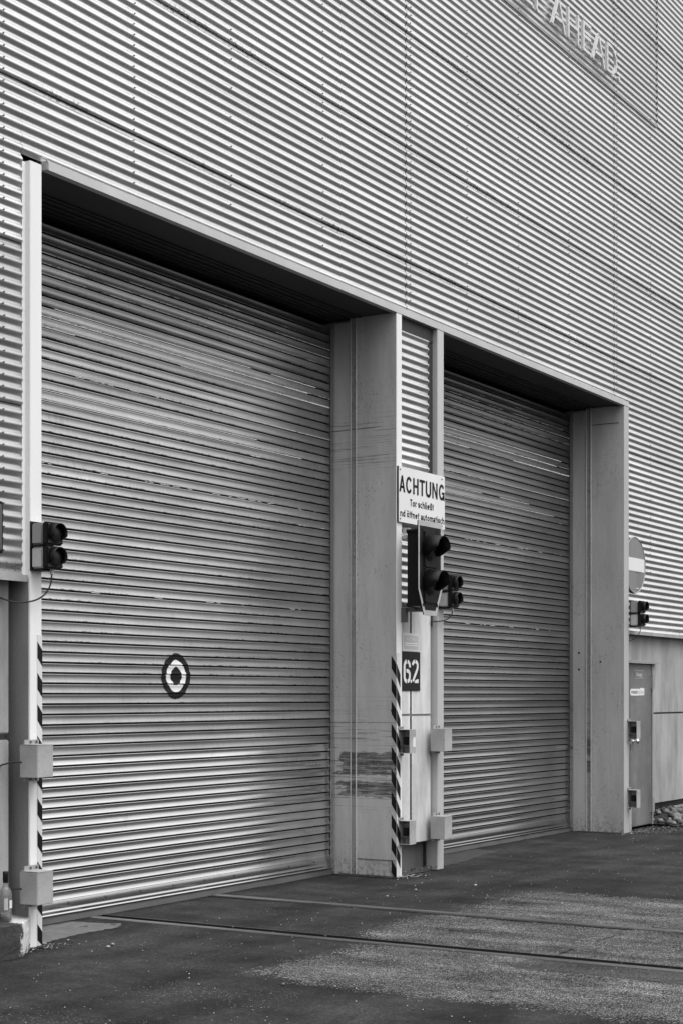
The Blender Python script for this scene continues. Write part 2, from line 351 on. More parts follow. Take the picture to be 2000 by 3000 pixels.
def text_faces(mb, txt, x, z, y, height, width=None, align='LEFT', bold=0.0, mi=0, sx=1.0, depth=0.0):
    """lettering standing in the x-z plane facing -y"""
    cu = bpy.data.curves.new('t', 'FONT'); cu.body = txt; cu.size = 1; cu.offset = bold; cu.resolution_u = 6
    ob = bpy.data.objects.new('t', cu); col.objects.link(ob); bpy.context.view_layer.update()
    me = bpy.data.meshes.new_from_object(ob.evaluated_get(bpy.context.evaluated_depsgraph_get()))
    bpy.data.objects.remove(ob); co = [v.co.copy() for v in me.vertices]; fs = [list(p.vertices) for p in me.polygons]
    cap = .73; k = height/cap; xs = [c.x for c in co]; wd = (max(xs)-min(xs))*k; kx = k*(width/wd if width else sx)
    x0 = min(xs); W = (max(xs)-x0)*kx; off = {'LEFT': 0, 'CENTER': -W/2, 'RIGHT': -W}[align]
    mb.add([(x+off+(c.x-x0)*kx, y, z+c.y*k) for c in co], fs, mi)
    bpy.data.meshes.remove(me); bpy.data.curves.remove(cu)

# ------------------------------------------------------------------ ground
POLY = {
 'patch': [
  [(10.8,-1.65),(11.2,-1.54),(11.43,-1.52),(11.87,-1.52),(12.39,-1.53),(12.5,-1.93),(12.47,-2.79),(12.4,-5.5),(10.84,-5.5),(10.88,-3.39),(10.88,-2.1)],
  [(9.52,-1.56),(9.89,-1.5),(10.33,-1.45),(10.75,-1.55),(10.75,-5.5),(9.44,-5.5),(9.44,-1.9)],
  [(7.98,-1.77),(8.19,-1.76),(8.5,-1.75),(8.81,-1.80),(9.32,-1.80),(9.34,-5.5),(7.8,-5.5),(7.85,-4.42),(7.86,-3.99),(7.88,-3.61),(7.84,-3.07),(7.88,-2.73),(7.88,-2.39),(7.94,-2.0)]],
 'slab': [[(8.0,.66),(9.05,.66),(9.12,.33),(9.21,.25),(8.98,.15),(8.69,.18),(8.47,.15),(8.14,.1),(8.0,.1)],
          [(13.6,.68),(13.6,.12),(14.2,.12),(15.1,.30),(15.5,.30),(15.6,.68)], [(12.85,.3),(12.85,-.02),(13.5,-.02),(13.5,.3)]],
 'smooth': [[(9.08,-2.91),(9.34,-2.91),(9.34,-5.5),(8.80,-5.5),(8.87,-4.06),(8.91,-3.47),(8.86,-3.02)]],
 'speck': [[(7.16,-1.56),(7.43,-1.6),(7.34,-1.98),(7.36,-2.25),(7.08,-2.27),(7.01,-1.92)],[(6.0,-1.2),(6.38,-1.3),(6.4,-2.6),(5.9,-2.6)],
           [(15.4,-.7),(15.6,-.7),(16.0,-1.6),(15.8,-1.6)]],
}
CRACKS = [[(10.75,-2.95),(10.4,-3.0),(9.98,-2.98),(9.4,-3.01)],[(7.8,-.6),(7.78,-.88),(7.83,-1.33),(7.97,-1.81)],[(8.86,-3.0),(8.91,-3.47),(8.87,-4.06),(8.8,-5.2)],
          [(8.0,-.02),(8.3,.06),(8.7,.13),(9.0,.12)],[(13.7,.10),(14.2,.11),(15.1,.29),(15.5,.29)],[(18.3,-.06),(20.5,-.02)],
          [(8.46,.58),(8.9,.40),(9.2,.22)]]
def seg_dist(X, Y, a, b):
    ax, ay = a; bx, by = b; dx, dy = bx-ax, by-ay; u = np.clip(((X-ax)*dx+(Y-ay)*dy)/(dx*dx+dy*dy), 0, 1)
    return np.hypot(X-ax-u*dx, Y-ay-u*dy)
def poly_sd(X, Y, P):
    d = np.full(X.shape, 1e9); ins = np.zeros(X.shape, bool)
    for i in range(len(P)):
        a, b = P[i], P[(i+1) % len(P)]; d = np.minimum(d, seg_dist(X, Y, a, b))
        c = ((a[1] > Y) != (b[1] > Y)) & (X < (b[0]-a[0])*(Y-a[1])/((b[1]-a[1]) or 1e-9)+a[0]); ins ^= c
    return np.where(ins, d, -d)
R1, R2 = 9.34, 10.84                     # rail heads: R1-.07..R1 and R2..R2+.07, flangeways inside
def spaced(lo, hi, st): return list(np.arange(lo, hi, st))
gx = [-150, -80, -40, -20, -8, 0, 3, 4.5] + spaced(5.5, 21.5, .09) + [22, 23, 25, 28, 34, 45, 80, 160]
cuts = [R1-.065, R1, R1+.012, R1+.095, R1+.108, R2-.068, R2-.055, R2-.012, R2, R2+.075]
gx = [q for q in gx if all(abs(q-c) > .02 for c in cuts)] + cuts; gx.sort()
gy = [-160, -80, -40, -20, -12, -9] + spaced(-7, .95, .08) + [1.2, 3, 8, 20, 60, 160]
def gz(x, y):
    if R1 < x < R1+.108 and -9 < y < .62: return -.07
    if R2-.068 < x < R2 and -2.97 < y < .62: return -.07
    z = .004*mnoise.noise(Vector((x*.8, y*.8, 0))) + .003*mnoise.noise(Vector((x*3, y*3, 4)))
    return z - .003
Vs = [(x, y, gz(x, y)) for y in gy for x in gx]; nx = len(gx)
mb = MB(); mb.add(Vs, [(j*nx+i, j*nx+i+1, (j+1)*nx+i+1, (j+1)*nx+i) for j in range(len(gy)-1) for i in range(nx-1)], 0, False)
ground = mb.build('ground', 'ground'); tag(ground, kind='structure')
A = np.array(Vs); X, Y = A[:, 0], A[:, 1]
for k, ps in POLY.items():
    d = np.max([poly_sd(X, Y, p) for p in ps], axis=0)
    a = ground.data.attributes.new(k, 'FLOAT', 'POINT'); a.data.foreach_set('value', np.clip(d, -1, 1).astype(np.float32))
d = np.min([seg_dist(X, Y, c[i], c[i+1]) for c in CRACKS for i in range(len(c)-1)], axis=0)
a = ground.data.attributes.new('crack', 'FLOAT', 'POINT'); a.data.foreach_set('value', d.astype(np.float32))

FOOT = [[(7.4,-.16),(7.70,-.16),(7.92,-.02),(8.05,-.02),(8.05,.66),(12.70,.68),(12.70,-.02),(12.86,-.02),(12.9,.05),(13.5,.02),(13.66,-.02),(13.66,.68),(18.2,.68),(18.2,-.02),(18.42,-.02),(18.55,.05),(19.5,.08)]]
d = np.min([seg_dist(X, Y, c[i], c[i+1]) for c in FOOT for i in range(len(c)-1)], axis=0)
a = ground.data.attributes.new('foot', 'FLOAT', 'POINT'); a.data.foreach_set('value', d.astype(np.float32))
def rail(x0, x1, inner, label):
    t = thing('railway_rail', label, 'rail', (x0, -9, 0), 0, 'rails of the track running into the first gate')
    ys = spaced(0, 9.66, .15) + [9.66]; prof = [(0, -.03), (0, .000), (.008, .006), (x1-x0-.008, .006), (x1-x0, .000), (x1-x0, -.06)]
    vs = [(px, y, pz) for y in ys for px, pz in prof]; n = len(prof)
    m = MB(); m.add(vs, [(i*n+k+1, i*n+k, (i+1)*n+k, (i+1)*n+k+1) for i in range(len(ys)-1) for k in range(n-1)]); m.build('rail_head', 'rail', t)
    m = MB(); a, b = ((x1-x0)+.097, (x1-x0)+.106) if inner > 0 else (-.068, -.055)
    m.box(a, b, 0 if inner > 0 else 6.03, 9.66, -.05, .002); m.box(a+.001, b-.001, 0 if inner > 0 else 6.03, 9.66, .002, .004, 1); m.build('guard_flange', ['groove_shade', 'rail'], t)
    m = MB(); m.box(min(b, 0 if inner < 0 else x1-x0)+.002, max(a, 0 if inner < 0 else x1-x0)-.002, 0 if inner > 0 else 6.03, 9.6, -.066, -.055); m.build('groove_bed', 'groove_shade', t)
rail(R1-.06, R1, 1, "worn steel rail nearest the camera, wide dark groove along its far side")
rail(R2, R2+.07, -1, "worn steel rail farther from the camera, thin groove along its near side")

# ------------------------------------------------------------------ the hall
hall = thing('industrial_hall', 'large industrial hall clad in pale corrugated metal with two roller shutter gates', 'building')
PIT = .075; AMP = .0092; YC = .034
SEAMS = [2.43, 3.53, 4.58, 5.63, 6.68, 7.73, 8.78, 9.83, 10.88, 12.2]
def wavey(z): return YC - AMP*math.cos(2*math.pi*(z - 5.63 - .25*PIT)/PIT)
def corrugated(mb, x0, x1, z0, z1, dy=0.0, mi=0, lip=True, smooth=True, wob=0.0012):
    n = max(2, int(round((z1-z0)/PIT*10))); m = max(1, int((x1-x0)/.5))
    xs = [x0+(x1-x0)*i/m for i in range(m+1)]; zs = [z0+(z1-z0)*j/n for j in range(n+1)]
    vs = []
    for z in zs:
        f = (z-z0)/(z1-z0); base = wavey(z) + dy - .003*(1-f)
        for x in xs: vs.append((x, base + wob*mnoise.noise(Vector((x*.9, 0, z*1.7))) + .0009*mnoise.noise(Vector((x*2.1, 3, z*6))), z))
    k = m+1; mb.add(vs, [(j*k+i, j*k+i+1, (j+1)*k+i+1, (j+1)*k+i) for j in range(n) for i in range(m)], mi, smooth)
    if lip:
        y = wavey(z0)+dy-.003; mb.quad((x0, y, z0), (x0, y+.012, z0), (x1, y+.012, z0), (x1, y, z0), mi)
VX = [-4, -2.1, 2.94, 12.964, 17.993, 23.0, 28.0, 34]
SCREWX = [(7.695, 1), (9.017, 1), (10.196, 3), (11.52, 3), (13.03, 1), (14.166, 3), (15.338, 3), (16.645, 3), (18.05, 1), (19.158, 3), (20.4, 3), (21.7, 3), (6.4, 3), (5.2, 3)]
LX, RX = 8.03, 18.38       # gate zone
PANEL_X = 19.405
up = MB(); sp = MB(); low = MB()
for i in range(len(VX)-1):
    a, b = VX[i]+.005, VX[i+1]-.006
    for j in range(len(SEAMS)-1):
        z0, z1 = SEAMS[j], SEAMS[j+1]
        z1o = min(z1-.0055, 12.2)
        spans = [(a, b)]
        if z0 < 5.1:      # around the gates
            spans = []
            if a < 7.875: spans.append((a, min(b, 7.875)))
            if b > 18.375: spans.append((max(a, 18.375), b))
        for (s0, s1) in spans:
            if s1-s0 < .02: continue
            if z0 >= 8.7:
                if s0 >= PANEL_X: corrugated(up, s0, s1, z0, z1o)
                elif s1 <= PANEL_X and s0 > 7.9: corrugated(sp, s0, s1, z0+.022 if j == 6 else z0, z1o, .004)
                elif s0 > 7.9: corrugated(sp, s0, PANEL_X, z0+.022 if j == 6 else z0, z1o, .004); corrugated(up, PANEL_X+.014, s1, z0, z1o)
                else: corrugated(up, s0, s1, z0, z1o)
            elif z1 > 5.15 and z0 < 5.1 :
                corrugated(up, s0, s1, z0, z1o)
            elif z0 < 5.1 and s1 < 8: corrugated(low, s0, s1, z0, z1o)
            else: corrugated(up, s0, s1, z0, z1o)
    # strip between lintel and the next seam, above the gates
    c0, c1 = max(a, 7.875), min(b, 18.375)
    if c1 > c0+.02: corrugated(up, c0, c1, 5.163, 5.622, 0.0, lip=False)
up.build('cladding', 'clad', hall); low.build('cladding', 'clad_shaded', hall)['label'] = 'duller corrugated strip left of the nearer gate, shade put into its tone'
spo = sp.build('sign_panel', 'clad_dark', hall); spo['label'] = 'darker corrugated field behind the raised lettering'
# dark edge strip under the sign panel
MB().box(8.0, PANEL_X, .024, .034, 8.771, 8.80).build('panel_trim', 'panel_trim', hall)
# weather backing behind the sheets
b = MB(); b.box(-4, 7.9, .075, .12, 2.40, 12.15); b.box(7.9, 18.36, .075, .12, 5.2, 12.15); b.box(18.36, 34, .075, .12, 2.40, 12.15); b.build('sheathing', 'dark', hall)
# screws
s = MB()
def screw(mb, x, z, y, r=.0065):
    n = 6; mb.add([(x+r*math.cos(k*math.pi/3), y, z+r*math.sin(k*math.pi/3)) for k in range(n)] + [(x+.7*r*math.cos(k*math.pi/3), y-.008, z+.7*r*math.sin(k*math.pi/3)) for k in range(n)],
                  [(k, (k+1) % n, n+(k+1) % n, n+k) for k in range(n)] + [tuple(range(n, 2*n))][:1])
for sx_, ev in SCREWX:
    crest = 5.63 + .25*PIT
    for k in range(-45, 90):
        z = crest + k*PIT
        near_seam = any(abs(z-q) < .06 for q in SEAMS)
        if z < 2.5 or z > 12 or (7.9 < sx_ < 18.37 and z < 5.2): continue
        if ev == 1 or k % 3 == 0 or near_seam: screw(s, sx_ + random.uniform(-.006, .006), z + .004, wavey(z+.004)-.004)
for _ in range(46):   # stray fixings and old holes low over the right gate
    x = random.uniform(14, 22.0); z = random.uniform(5.2, 5.9) if x < 18.3 else random.uniform(2.5, 4.5)
    k = round((z-crest)/PIT); z = crest + k*PIT - .012; screw(s, x, z, wavey(z)-.004, random.choice([.006, .008, .012]))
so = s.build('cladding_screws', 'screw', hall); so['kind'] = 'stuff'
# body of the hall behind the facade, and its roof
m = MB(); m.box(-4, 34, 11.9, 12, 0, 12.1); m.box(-4, -3.9, .15, 11.9, 0, 12.1); m.box(33.9, 34, .15, 11.9, 0, 12.1); m.build('side_wall', 'clad', hall)
MB().box(-4.1, 34.1, -.02, 12.1, 12.15, 12.4).build('roof', 'roofing', hall)
# lintel flashing and soffits
MB().box(8.075, 18.375, -.004, .05, 5.108, 5.166).build('lintel_flashing', 'flash', hall)
MB().tube([(8.085, -.006, 5.108), (8.085, -.008, 5.15), (8.07, -.006, 5.172), (8.03, 0, 5.174)], .005, 6).build('flashing_end', 'flash', hall)
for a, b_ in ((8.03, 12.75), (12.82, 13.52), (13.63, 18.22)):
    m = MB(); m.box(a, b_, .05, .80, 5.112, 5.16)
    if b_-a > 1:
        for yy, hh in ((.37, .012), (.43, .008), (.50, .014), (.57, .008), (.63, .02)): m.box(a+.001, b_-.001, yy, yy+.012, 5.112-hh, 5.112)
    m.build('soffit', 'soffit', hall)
MB().box(7.9, 18.4, .80, .85, 0.0, 5.2).build('gate_backing', 'dark', hall)

# frame posts
def hazard(mb, x0, x1, y, z0, z1, phase, slant, per=.205, blk=.105):
    mb.box(x0, x1, y, y+.0025, z0, z1, 0)
    k = 0
    while True:
        zt = z1 - phase - k*per; k += 1
        if zt - slant < z0: break
        pts = [(x0, y-.0015, zt), (x0, y-.0015, max(zt-blk, z0)), (x1, y-.0015, max(zt-blk-slant, z0)), (x1, y-.0015, max(zt-slant, z0))]
        mb.add(pts, [(0, 1, 2, 3)], 1)
def hazard_side(mb, x, y0, y1, z0, z1, phase, slant, per=.205, blk=.105):
    k = 0
    while True:
        zt = z1 - phase - k*per; k += 1
        if zt - slant < z0: break
        mb.add([(x, y0, zt), (x, y0, zt-blk), (x, y1, zt-blk-slant), (x, y1, zt-slant)], [(0, 1, 2, 3)], 1)
p = MB(); p.bevel_box(7.917, 8.03, 0, .33, 0, 5.125, .003); p.box(7.884, 7.917, .040, .05, 2.42, 5.12); p.box(7.9145, 7.9172, .012, .329, .0, 2.40, 1); po = p.build('frame_post', ['white', 'flank'], hall)
m = MB(); hazard(m, 7.984, 8.0305, -.003, .01, 2.045, .045, .055); ho = m.build('hazard_tape', ['tape_white', 'tape_black'], po)
p = MB(); p.bevel_box(12.733, 12.83, 0, .12, 0, 5.108, .003); po = p.build('frame_post', 'white', hall)
m = MB(); hazard(m, 12.732, 12.797, -.003, .01, 2.03, .10, .095, .205, .118); hazard_side(m, 12.7315, .052, 0, .01, 2.03, .02, .08, .205, .118)
m.build('hazard_tape', ['tape_white', 'tape_black'], po)
p = MB(); p.bevel_box(13.512, 13.64, 0, .12, 0.0, 5.108, .003); p.build('frame_post', 'flash', hall)
p = MB(); p.bevel_box(18.225, 18.38, 0, .15, 0.0, 5.108, .003); p.build('frame_post', 'post_grey', hall)
MB().box(18.38, 18.52, .02, .15, 0, .30).build('post_shoe', 'jamb2', hall)
# white fringe of the vertical flashing at left edge
# jambs: outer plate, channel, inner plate, guide rail
def jamb(xp, side, mat, zt=5.108):
    sgn = -1 if side < 0 else 1
    X = lambda a: xp + sgn*a
    m = MB(); m.box(X(0), X(-.02), .120, .418, 0, zt)
    if side < 0: m.box(X(0), X(-.02), .003, .120, 0.003, zt-.003) if False else None
    m.build('jamb_plate', mat, hall)
    m = MB(); m.box(X(.002), X(-.02), .424, .474, 0.0, zt); ch = m.build('jamb_channel', 'channel', hall)
    m = MB(); m.box(X(.010), X(-.02), .418, .4235, 0, zt); m.box(X(.010), X(-.02), .4745, .480, 0, zt); m.build('channel_edge', 'edge', ch)
    m = MB(); m.box(X(-.004), X(-.02), .480, .652, 0, zt-.03); m.build('jamb_plate', mat, hall)
    m = MB(); m.box(X(.012), X(-.02), .652, .662, 0, zt-.05); m.box(X(.004), X(-.02), .662, .695, 0, zt-.05); m.build('guide_rail', 'channel', hall)
jamb(12.733, -1, 'jamb'); jamb(18.225, -1, 'jamb2'); jamb(8.03, 1, 'jamb2'); jamb(13.64, 1, 'jamb2')
# front part of the reveals (painted grey over the post flank)
m = MB(); m.box(12.7325, 12.7345, .004, .120, .006, 5.104); m.build('jamb_plate', 'jamb', hall)
m = MB(); m.box(18.2243, 18.2265, .004, .150, .006, 5.104); m.build('jamb_plate', 'jamb2', hall)
MB().box(12.728, 12.7335, .02, .41, .150, .156).build('jamb_skirt', 'plinth', hall); MB().box(12.716, 12.732, .05, .6, -.004, .012).build('jamb_skirt', 'plinth', hall)
MB().box(18.20, 18.24, .0, .6, -.004, .010).build('jamb_skirt', 'plinth', hall); MB().box(18.219, 18.2245, .06, .40, 4.90, 4.908).build('jamb_seam', 'plinth', hall)
MB().box(12.76, 13.5, .17, .79, 0, 5.1).build('gate_pier', 'concrete', hall)
MB().box(18.25, 18.9, .16, .79, 0, 5.1).build('gate_pier', 'concrete', hall)
MB().box(7.5, 8.0, .33, .79, 0, 5.1).build('gate_pier', 'concrete', hall)
# jamb drill holes
for (x, y, z, r) in ((12.7325, .045, 1.51, .014),): MB().tube([(x-.0016, y, z), (x-.001, y, z)], r, 12).build('drill_hole', 'dark', hall)
MB().tube([(18.2235, .30, 2.05), (18.2238, .30, 2.05)], .012, 10).build('drill_hole', 'dark', hall)
MB().tube([(18.2285, .58, 1.96), (18.2288, .58, 1.96)], .014, 10).build('drill_hole', 'dark', hall)
MB().tube([(18.2285, .58, 2.16), (18.2288, .58, 2.16)], .014, 10).build('drill_hole', 'dark', hall)

# pier between the gates: corrugated strip, pale concrete panels, plinth
m = MB(); corrugated(m, 12.832, 13.42, 2.47, 4.98, .012, wob=.003); m.box(12.83, 13.50, .045, .10, 4.975, 5.105, 1); pc_ = m.build('pier_cladding', ['clad', 'soffit'], hall)
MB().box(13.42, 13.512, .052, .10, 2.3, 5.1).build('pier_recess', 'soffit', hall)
s = MB()
for k in range(-44, -8):
    z = 5.63+.25*PIT+k*PIT
    if 2.5 < z < 4.95: s = MB(); screw(s, 13.37, z-.01, wavey(z-.01)+.006, .008); s.build('screw', 'bolt', pc_)
def rounded_panel(x0, x1, y, z0, z1, r, name='concrete_panel', mat='panel_white'):
    m = MB(); pts = [(x0, y)] + [(x1-r+r*math.sin(a), y+r*1.0*(1-math.cos(a))) for a in np.linspace(0, math.pi/2, 7)]
    vs = [(px, py, z) for z in (z0, z1) for px, py in pts]; n = len(pts)
    m.add(vs, [(i, i+1, n+i+1, n+i) for i in range(n-1)], 0, True)
    m.add([(px, py, z0) for px, py in pts]+[(x0, y+r, z0)], [tuple(reversed(range(n+1)))]); m.add([(px, py, z1) for px, py in pts]+[(x0, y+r, z1)], [tuple(range(n+1))])
    return m.build(name, mat, hall)
JX = 13.08
for (z0, z1) in ((.285, 1.455), (1.475, 2.46)):
    MB().bevel_box(12.832, JX-.012, .045, .10, z0, z1, .004).build('concrete_panel', 'panel_white', hall)
    rounded_panel(JX+.012, 13.505, .045, z0, z1, .06)
MB().box(JX-.012, JX+.012, .062, .08, .285, 2.46).build('panel_joint', 'bracket', hall)
MB().box(12.832, 13.51, .066, .08, 1.455, 1.475).build('panel_joint', 'bracket', hall)
MB().box(12.832, 13.44, .115, .16, 0, .30).box(12.832, 13.512, .06, .3, -.01, .025).build('plinth', 'plinth', hall)

# concrete base walls left and right, bottom flashing of the cladding
for (z0, z1) in ((.20, 1.36), (1.40, 2.40)):
    MB().bevel_box(-4, 7.842, .110, .30, z0, z1, .008).build('concrete_panel', 'concrete', hall)
MB().box(-4, 7.9, .20, .28, 1.36, 1.40).build('panel_joint', 'plinth', hall)
MB().box(-4, 7.916, .28, .32, -.02, .2).build('plinth', 'plinth', hall)
MB().box(-4, 7.9, .005, .016, 2.385, 2.428).box(-4, 7.9, .016, .20, 2.40, 2.41).build('base_flashing', 'galv', hall)
MB().box(18.4, 34, .005, .016, 2.385, 2.428).box(18.4, 34, .016, .20, 2.40, 2.41).build('base_flashing', 'galv', hall)
DX = 19.42
for (z0, z1) in ((.285, 1.41), (1.43, 2.40)):
    MB().bevel_box(DX+.035, 34, .10, .30, z0, z1, .004).build('concrete_panel', 'concrete', hall)
MB().box(DX+.03, 34, .12, .25, 1.41, 1.43).build('panel_joint', 'plinth', hall)
MB().box(18.5, DX+.035, .10, .30, 2.075, 2.40).build('concrete_panel', 'concrete', hall)
MB().box(DX, 34, .22, .32, -.05, .29).build('plinth', 'plinth', hall)

# emergency door
d = MB(); d.bevel_box(18.50, DX-.012, .105, .15, .035, 2.035, .004); door = d.build('emergency_door', 'door', hall)
MB().box(DX-.010, DX+.03, .092, .2, .03, 2.04).build('door_frame', 'doorframe', door)
MB().box(18.4, DX+.10, .05, .10, 2.04, 2.058).box(18.4, DX+.03, .085, .12, 2.058, 2.074).build('drip_cap', 'doorframe', door)
MB().box(18.45, DX+.03, .16, .3, 0, .05).build('door_sill', 'dark', door)
for z in (1.82, .27):
    h = MB(); h.tube([(DX-.018, .088, z-.10), (DX-.018, .088, z+.10)], .014, 10); h.box(DX+.0, DX+.045, .080, .092, z-.09, z+.09); h.box(DX-.05, DX-.02, .098, .105, z-.09, z+.09); h.build('hinge', 'doorframe', door)
k = MB(); k.tube([(18.79, .105, 1.085), (18.79, .07, 1.085)], .012, 10); k.blob((18.79, .05, 1.085), .034, .026, .034, n=16, m=10, rough=0); k.tube([(18.79, .104, 1.085), (18.79, .098, 1.085)], .028, 14); k.build('door_knob', 'knob', door)
MB().box(18.70, 18.712, .100, .1055, .98, 1.04).tube([(18.706, .1035, 1.045), (18.706, .100, 1.045)], .011, 10).build('keyhole', 'bolt', door)
m = MB(); m.box(18.83, 19.14, .1015, .1045, 1.855, 1.955, 0); m.box(18.83, 19.14, .1005, .1012, 1.950, 1.953, 1); m.box(18.83, 19.14, .1005, .1012, 1.857, 1.860, 1)
text_faces(m, 'Notausgang', 18.985, 1.885, .1, .05, .20, 'CENTER', .01, 1); m.build('door_notice', ['door', 'pane_text'], door)
m = MB(); z0, z1 = 1.645, 1.728; cz = (z0+z1)/2; r = (z1-z0)/2
pts = [(18.72+r*math.cos(a), cz+r*math.sin(a)) for a in np.linspace(math.pi/2, 3*math.pi/2, 10)] + [(18.86, z0-.002), (19.15, z0+.004), (19.162, z0+.03), (19.155, z1+.01), (19.03, z1+.012), (19.0, z1)]
m.add([(a, .1018, b) for a, b in pts], [tuple(range(len(pts)))], 0)
text_faces(m, 'voest', 18.715, 1.668, .1012, .052, .215, 'LEFT', .012, 1); text_faces(m, 'alpine', 18.935, 1.668, .1012, .052, .205, 'LEFT', 0, 2)
m.build('door_sticker', ['sign_white', 'ink', 'faded_text'], door)

# roller shutters
YS = .70
UPP = [(0, .030), (.020, .030), (.035, .004), (.06, -.004), (.085, -.0062), (.11, -.0050)] + [(f, -.0050 + .0078*(1-((f-.56)/.45)**2)) for f in (.12, .18, .25, .32, .40, .48, .56, .64, .72, .80, .87)] + [(.90, .0015), (.918, .006), (.928, .030), (1, .030)]
LOW = UPP
def sprof(z, zs):
    fr = (z/PS) % 1.0; P = LOW if z < zs else UPP
    for (a, ya), (b, yb) in zip(P, P[1:]):
        if fr <= b: return YS + ya + (yb-ya)*(fr-a)/(b-a)
    return YS
def shutter(x0, x1, zs, mat, label):
    root_m = MB(); n0 = 2; n1 = int(5.12/PS)
    rows = []
    for i in range(n0, n1):
        P = LOW if (i+.5)*PS < zs else UPP; j1 = random.uniform(-.0012, .0012); j2 = random.uniform(-.0010, .0010)
        for fr, y in P[:-1]: rows.append(((i+fr)*PS, YS + y + (j1*(1-fr)+j2*fr)))
    rows.append((n1*PS, YS+.014))
    m = int((x1-x0)/.25); xs = [x0+(x1-x0)*q/m for q in range(m+1)]
    vs = [(x, y + .0012*mnoise.noise(Vector((x*1.3, i*.35/12, z*2.1))), z) for i, (z, y) in enumerate(rows) for x in xs]; k = m+1
    root_m.add(vs, [(j*k+i, j*k+i+1, (j+1)*k+i+1, (j+1)*k+i) for j in range(len(rows)-1) for i in range(m)], 0, True)
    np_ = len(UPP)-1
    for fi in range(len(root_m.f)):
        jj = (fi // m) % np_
        if jj in (0, 1, np_-1, np_-2): root_m.mi[fi] = 1  # groove faces take black, the shadow between slats set as colour
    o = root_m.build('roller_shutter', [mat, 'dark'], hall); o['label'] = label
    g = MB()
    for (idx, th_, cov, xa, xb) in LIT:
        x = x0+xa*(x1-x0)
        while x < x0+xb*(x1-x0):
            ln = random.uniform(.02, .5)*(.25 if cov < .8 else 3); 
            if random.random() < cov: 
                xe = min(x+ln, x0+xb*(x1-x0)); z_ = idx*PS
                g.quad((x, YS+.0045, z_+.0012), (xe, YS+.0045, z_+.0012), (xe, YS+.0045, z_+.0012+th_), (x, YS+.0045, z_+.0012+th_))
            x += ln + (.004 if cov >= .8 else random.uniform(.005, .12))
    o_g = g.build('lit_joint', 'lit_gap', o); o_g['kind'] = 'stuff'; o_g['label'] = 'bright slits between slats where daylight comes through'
    b = MB(); prof = [(.172, .712), (.166, .704), (.148, .700), (.104, .688), (.096, .694), (.088, .686), (.072, .683), (.066, .692), (.060, .684), (.048, .682), (.044, .71)]
    vs = [(x, y, z) for z, y in prof for x in (x0, x1)]
    b.add(vs, [(2*i, 2*i+2, 2*i+3, 2*i+1) for i in range(len(prof)-1)], 0, True); bo = b.build('bottom_bar', mat, o)
    r = MB()
    x = x0+.22
    while x < x1-.1: r = MB(); screw(r, x, .128, .694, .009); r.build('rivet', 'bolt', bo); x += .42
    s = MB(); m = int((x1-x0)/.08)
    vs = []
    for q in range(m+1):
        x = x0+(x1-x0)*q/m; e = .006*mnoise.noise(Vector((x*6, 2, 0))); vs += [(x, .692+e, .048), (x, .676+e*2, -.012)]
    s.add(vs, [(2*q, 2*q+1, 2*q+3, 2*q+2) for q in range(m)], 0, True); s.build('rubber_seal', 'rubber', o)
    r = MB()
    for zz in (4.42, 3.77, 2.05, 1.05, .38):
        z = (math.floor(zz/PS)+.55)*PS
        for q in range(6): r = MB(); screw(r, x1-.09-q*.06, z, YS-.004, .006); r.build('end_rivet', 'galv', o)
    return o
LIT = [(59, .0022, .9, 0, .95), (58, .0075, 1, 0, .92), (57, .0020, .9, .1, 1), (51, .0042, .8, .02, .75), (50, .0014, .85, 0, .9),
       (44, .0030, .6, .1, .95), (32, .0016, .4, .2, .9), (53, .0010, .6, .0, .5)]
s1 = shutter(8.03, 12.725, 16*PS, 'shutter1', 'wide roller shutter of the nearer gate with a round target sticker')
s2 = shutter(13.64, 18.215, 14*PS, 'shutter2', 'roller shutter of the farther gate, in darker steel')
# target sticker pressed onto the slats
m = MB(); cx, cz = 10.392, 1.802; st = .0045; ids = {}
def vid(i, j):
    if (i, j) not in ids:
        x = cx+i*st; z = cz+j*st; ids[(i, j)] = len(m.v); dy = sprof(z, 0) - YS
        m.v.append((x, YS + min(dy, .007) - .0035, z))
    return ids[(i, j)]
for i in range(-44, 44):
    for j in range(-46, 46):
        x, z = (i+.5)*st, (j+.5)*st; a = math.atan2(z, x)
        r = math.hypot(x, z*1.02); e = .004*math.cos(4*a)+.002*math.cos(7*a+1)
        if r < .184+e:
            m.f.append([vid(i, j), vid(i+1, j), vid(i+1, j+1), vid(i, j+1)]); m.mi.append(1 if .073+e < r < .127+e else 0); m.sm.append(True)
m.build('target_sticker', ['ink', 'sign_white'], s1)

# ------------------------------------------------------------------ concrete block and bottle, left foot
m = MB(); nx_, nz_ = 30, 8
pts = [(6.2, -.15), (6.9, -.15), (7.3, -.15), (7.5, -.15), (7.64, -.15), (7.69, -.148), (7.76, -.10), (7.84, -.055), (7.905, -.012), (7.915, .14)]
zs = [-.02, .02, .06, .10, .14, .18, .202, .208]
vs = []
for zi, z in enumerate(zs):
    for (px, py) in pts:
        n_ = mnoise.noise(Vector((px*9, py*9, z*11)))*.014 * (1 if px > 7.5 else .3); back = .012 if zi == len(zs)-1 else 0
        vs.append((px, py+n_+back, z))
n = len(pts); m.add(vs, [(j*n+i, j*n+i+1, (j+1)*n+i+1, (j+1)*n+i) for j in range(len(zs)-1) for i in range(n-1)], 0, False)
top = [vs[(len(zs)-1)*n+i] for i in range(n)]; m.add(top + [(6.2, .14, .208)], [tuple(range(n+1))], 0)
m.add([(6.2, -.15, -.02), (6.2, .14, -.02), (6.2, .14, .208), (6.2, -.15, .208)], [(0, 3, 2, 1)], 0)
o = m.build('concrete_block', 'block'); tag(o, "low dark concrete block at the left post, its broken corner painted white", 'concrete block')

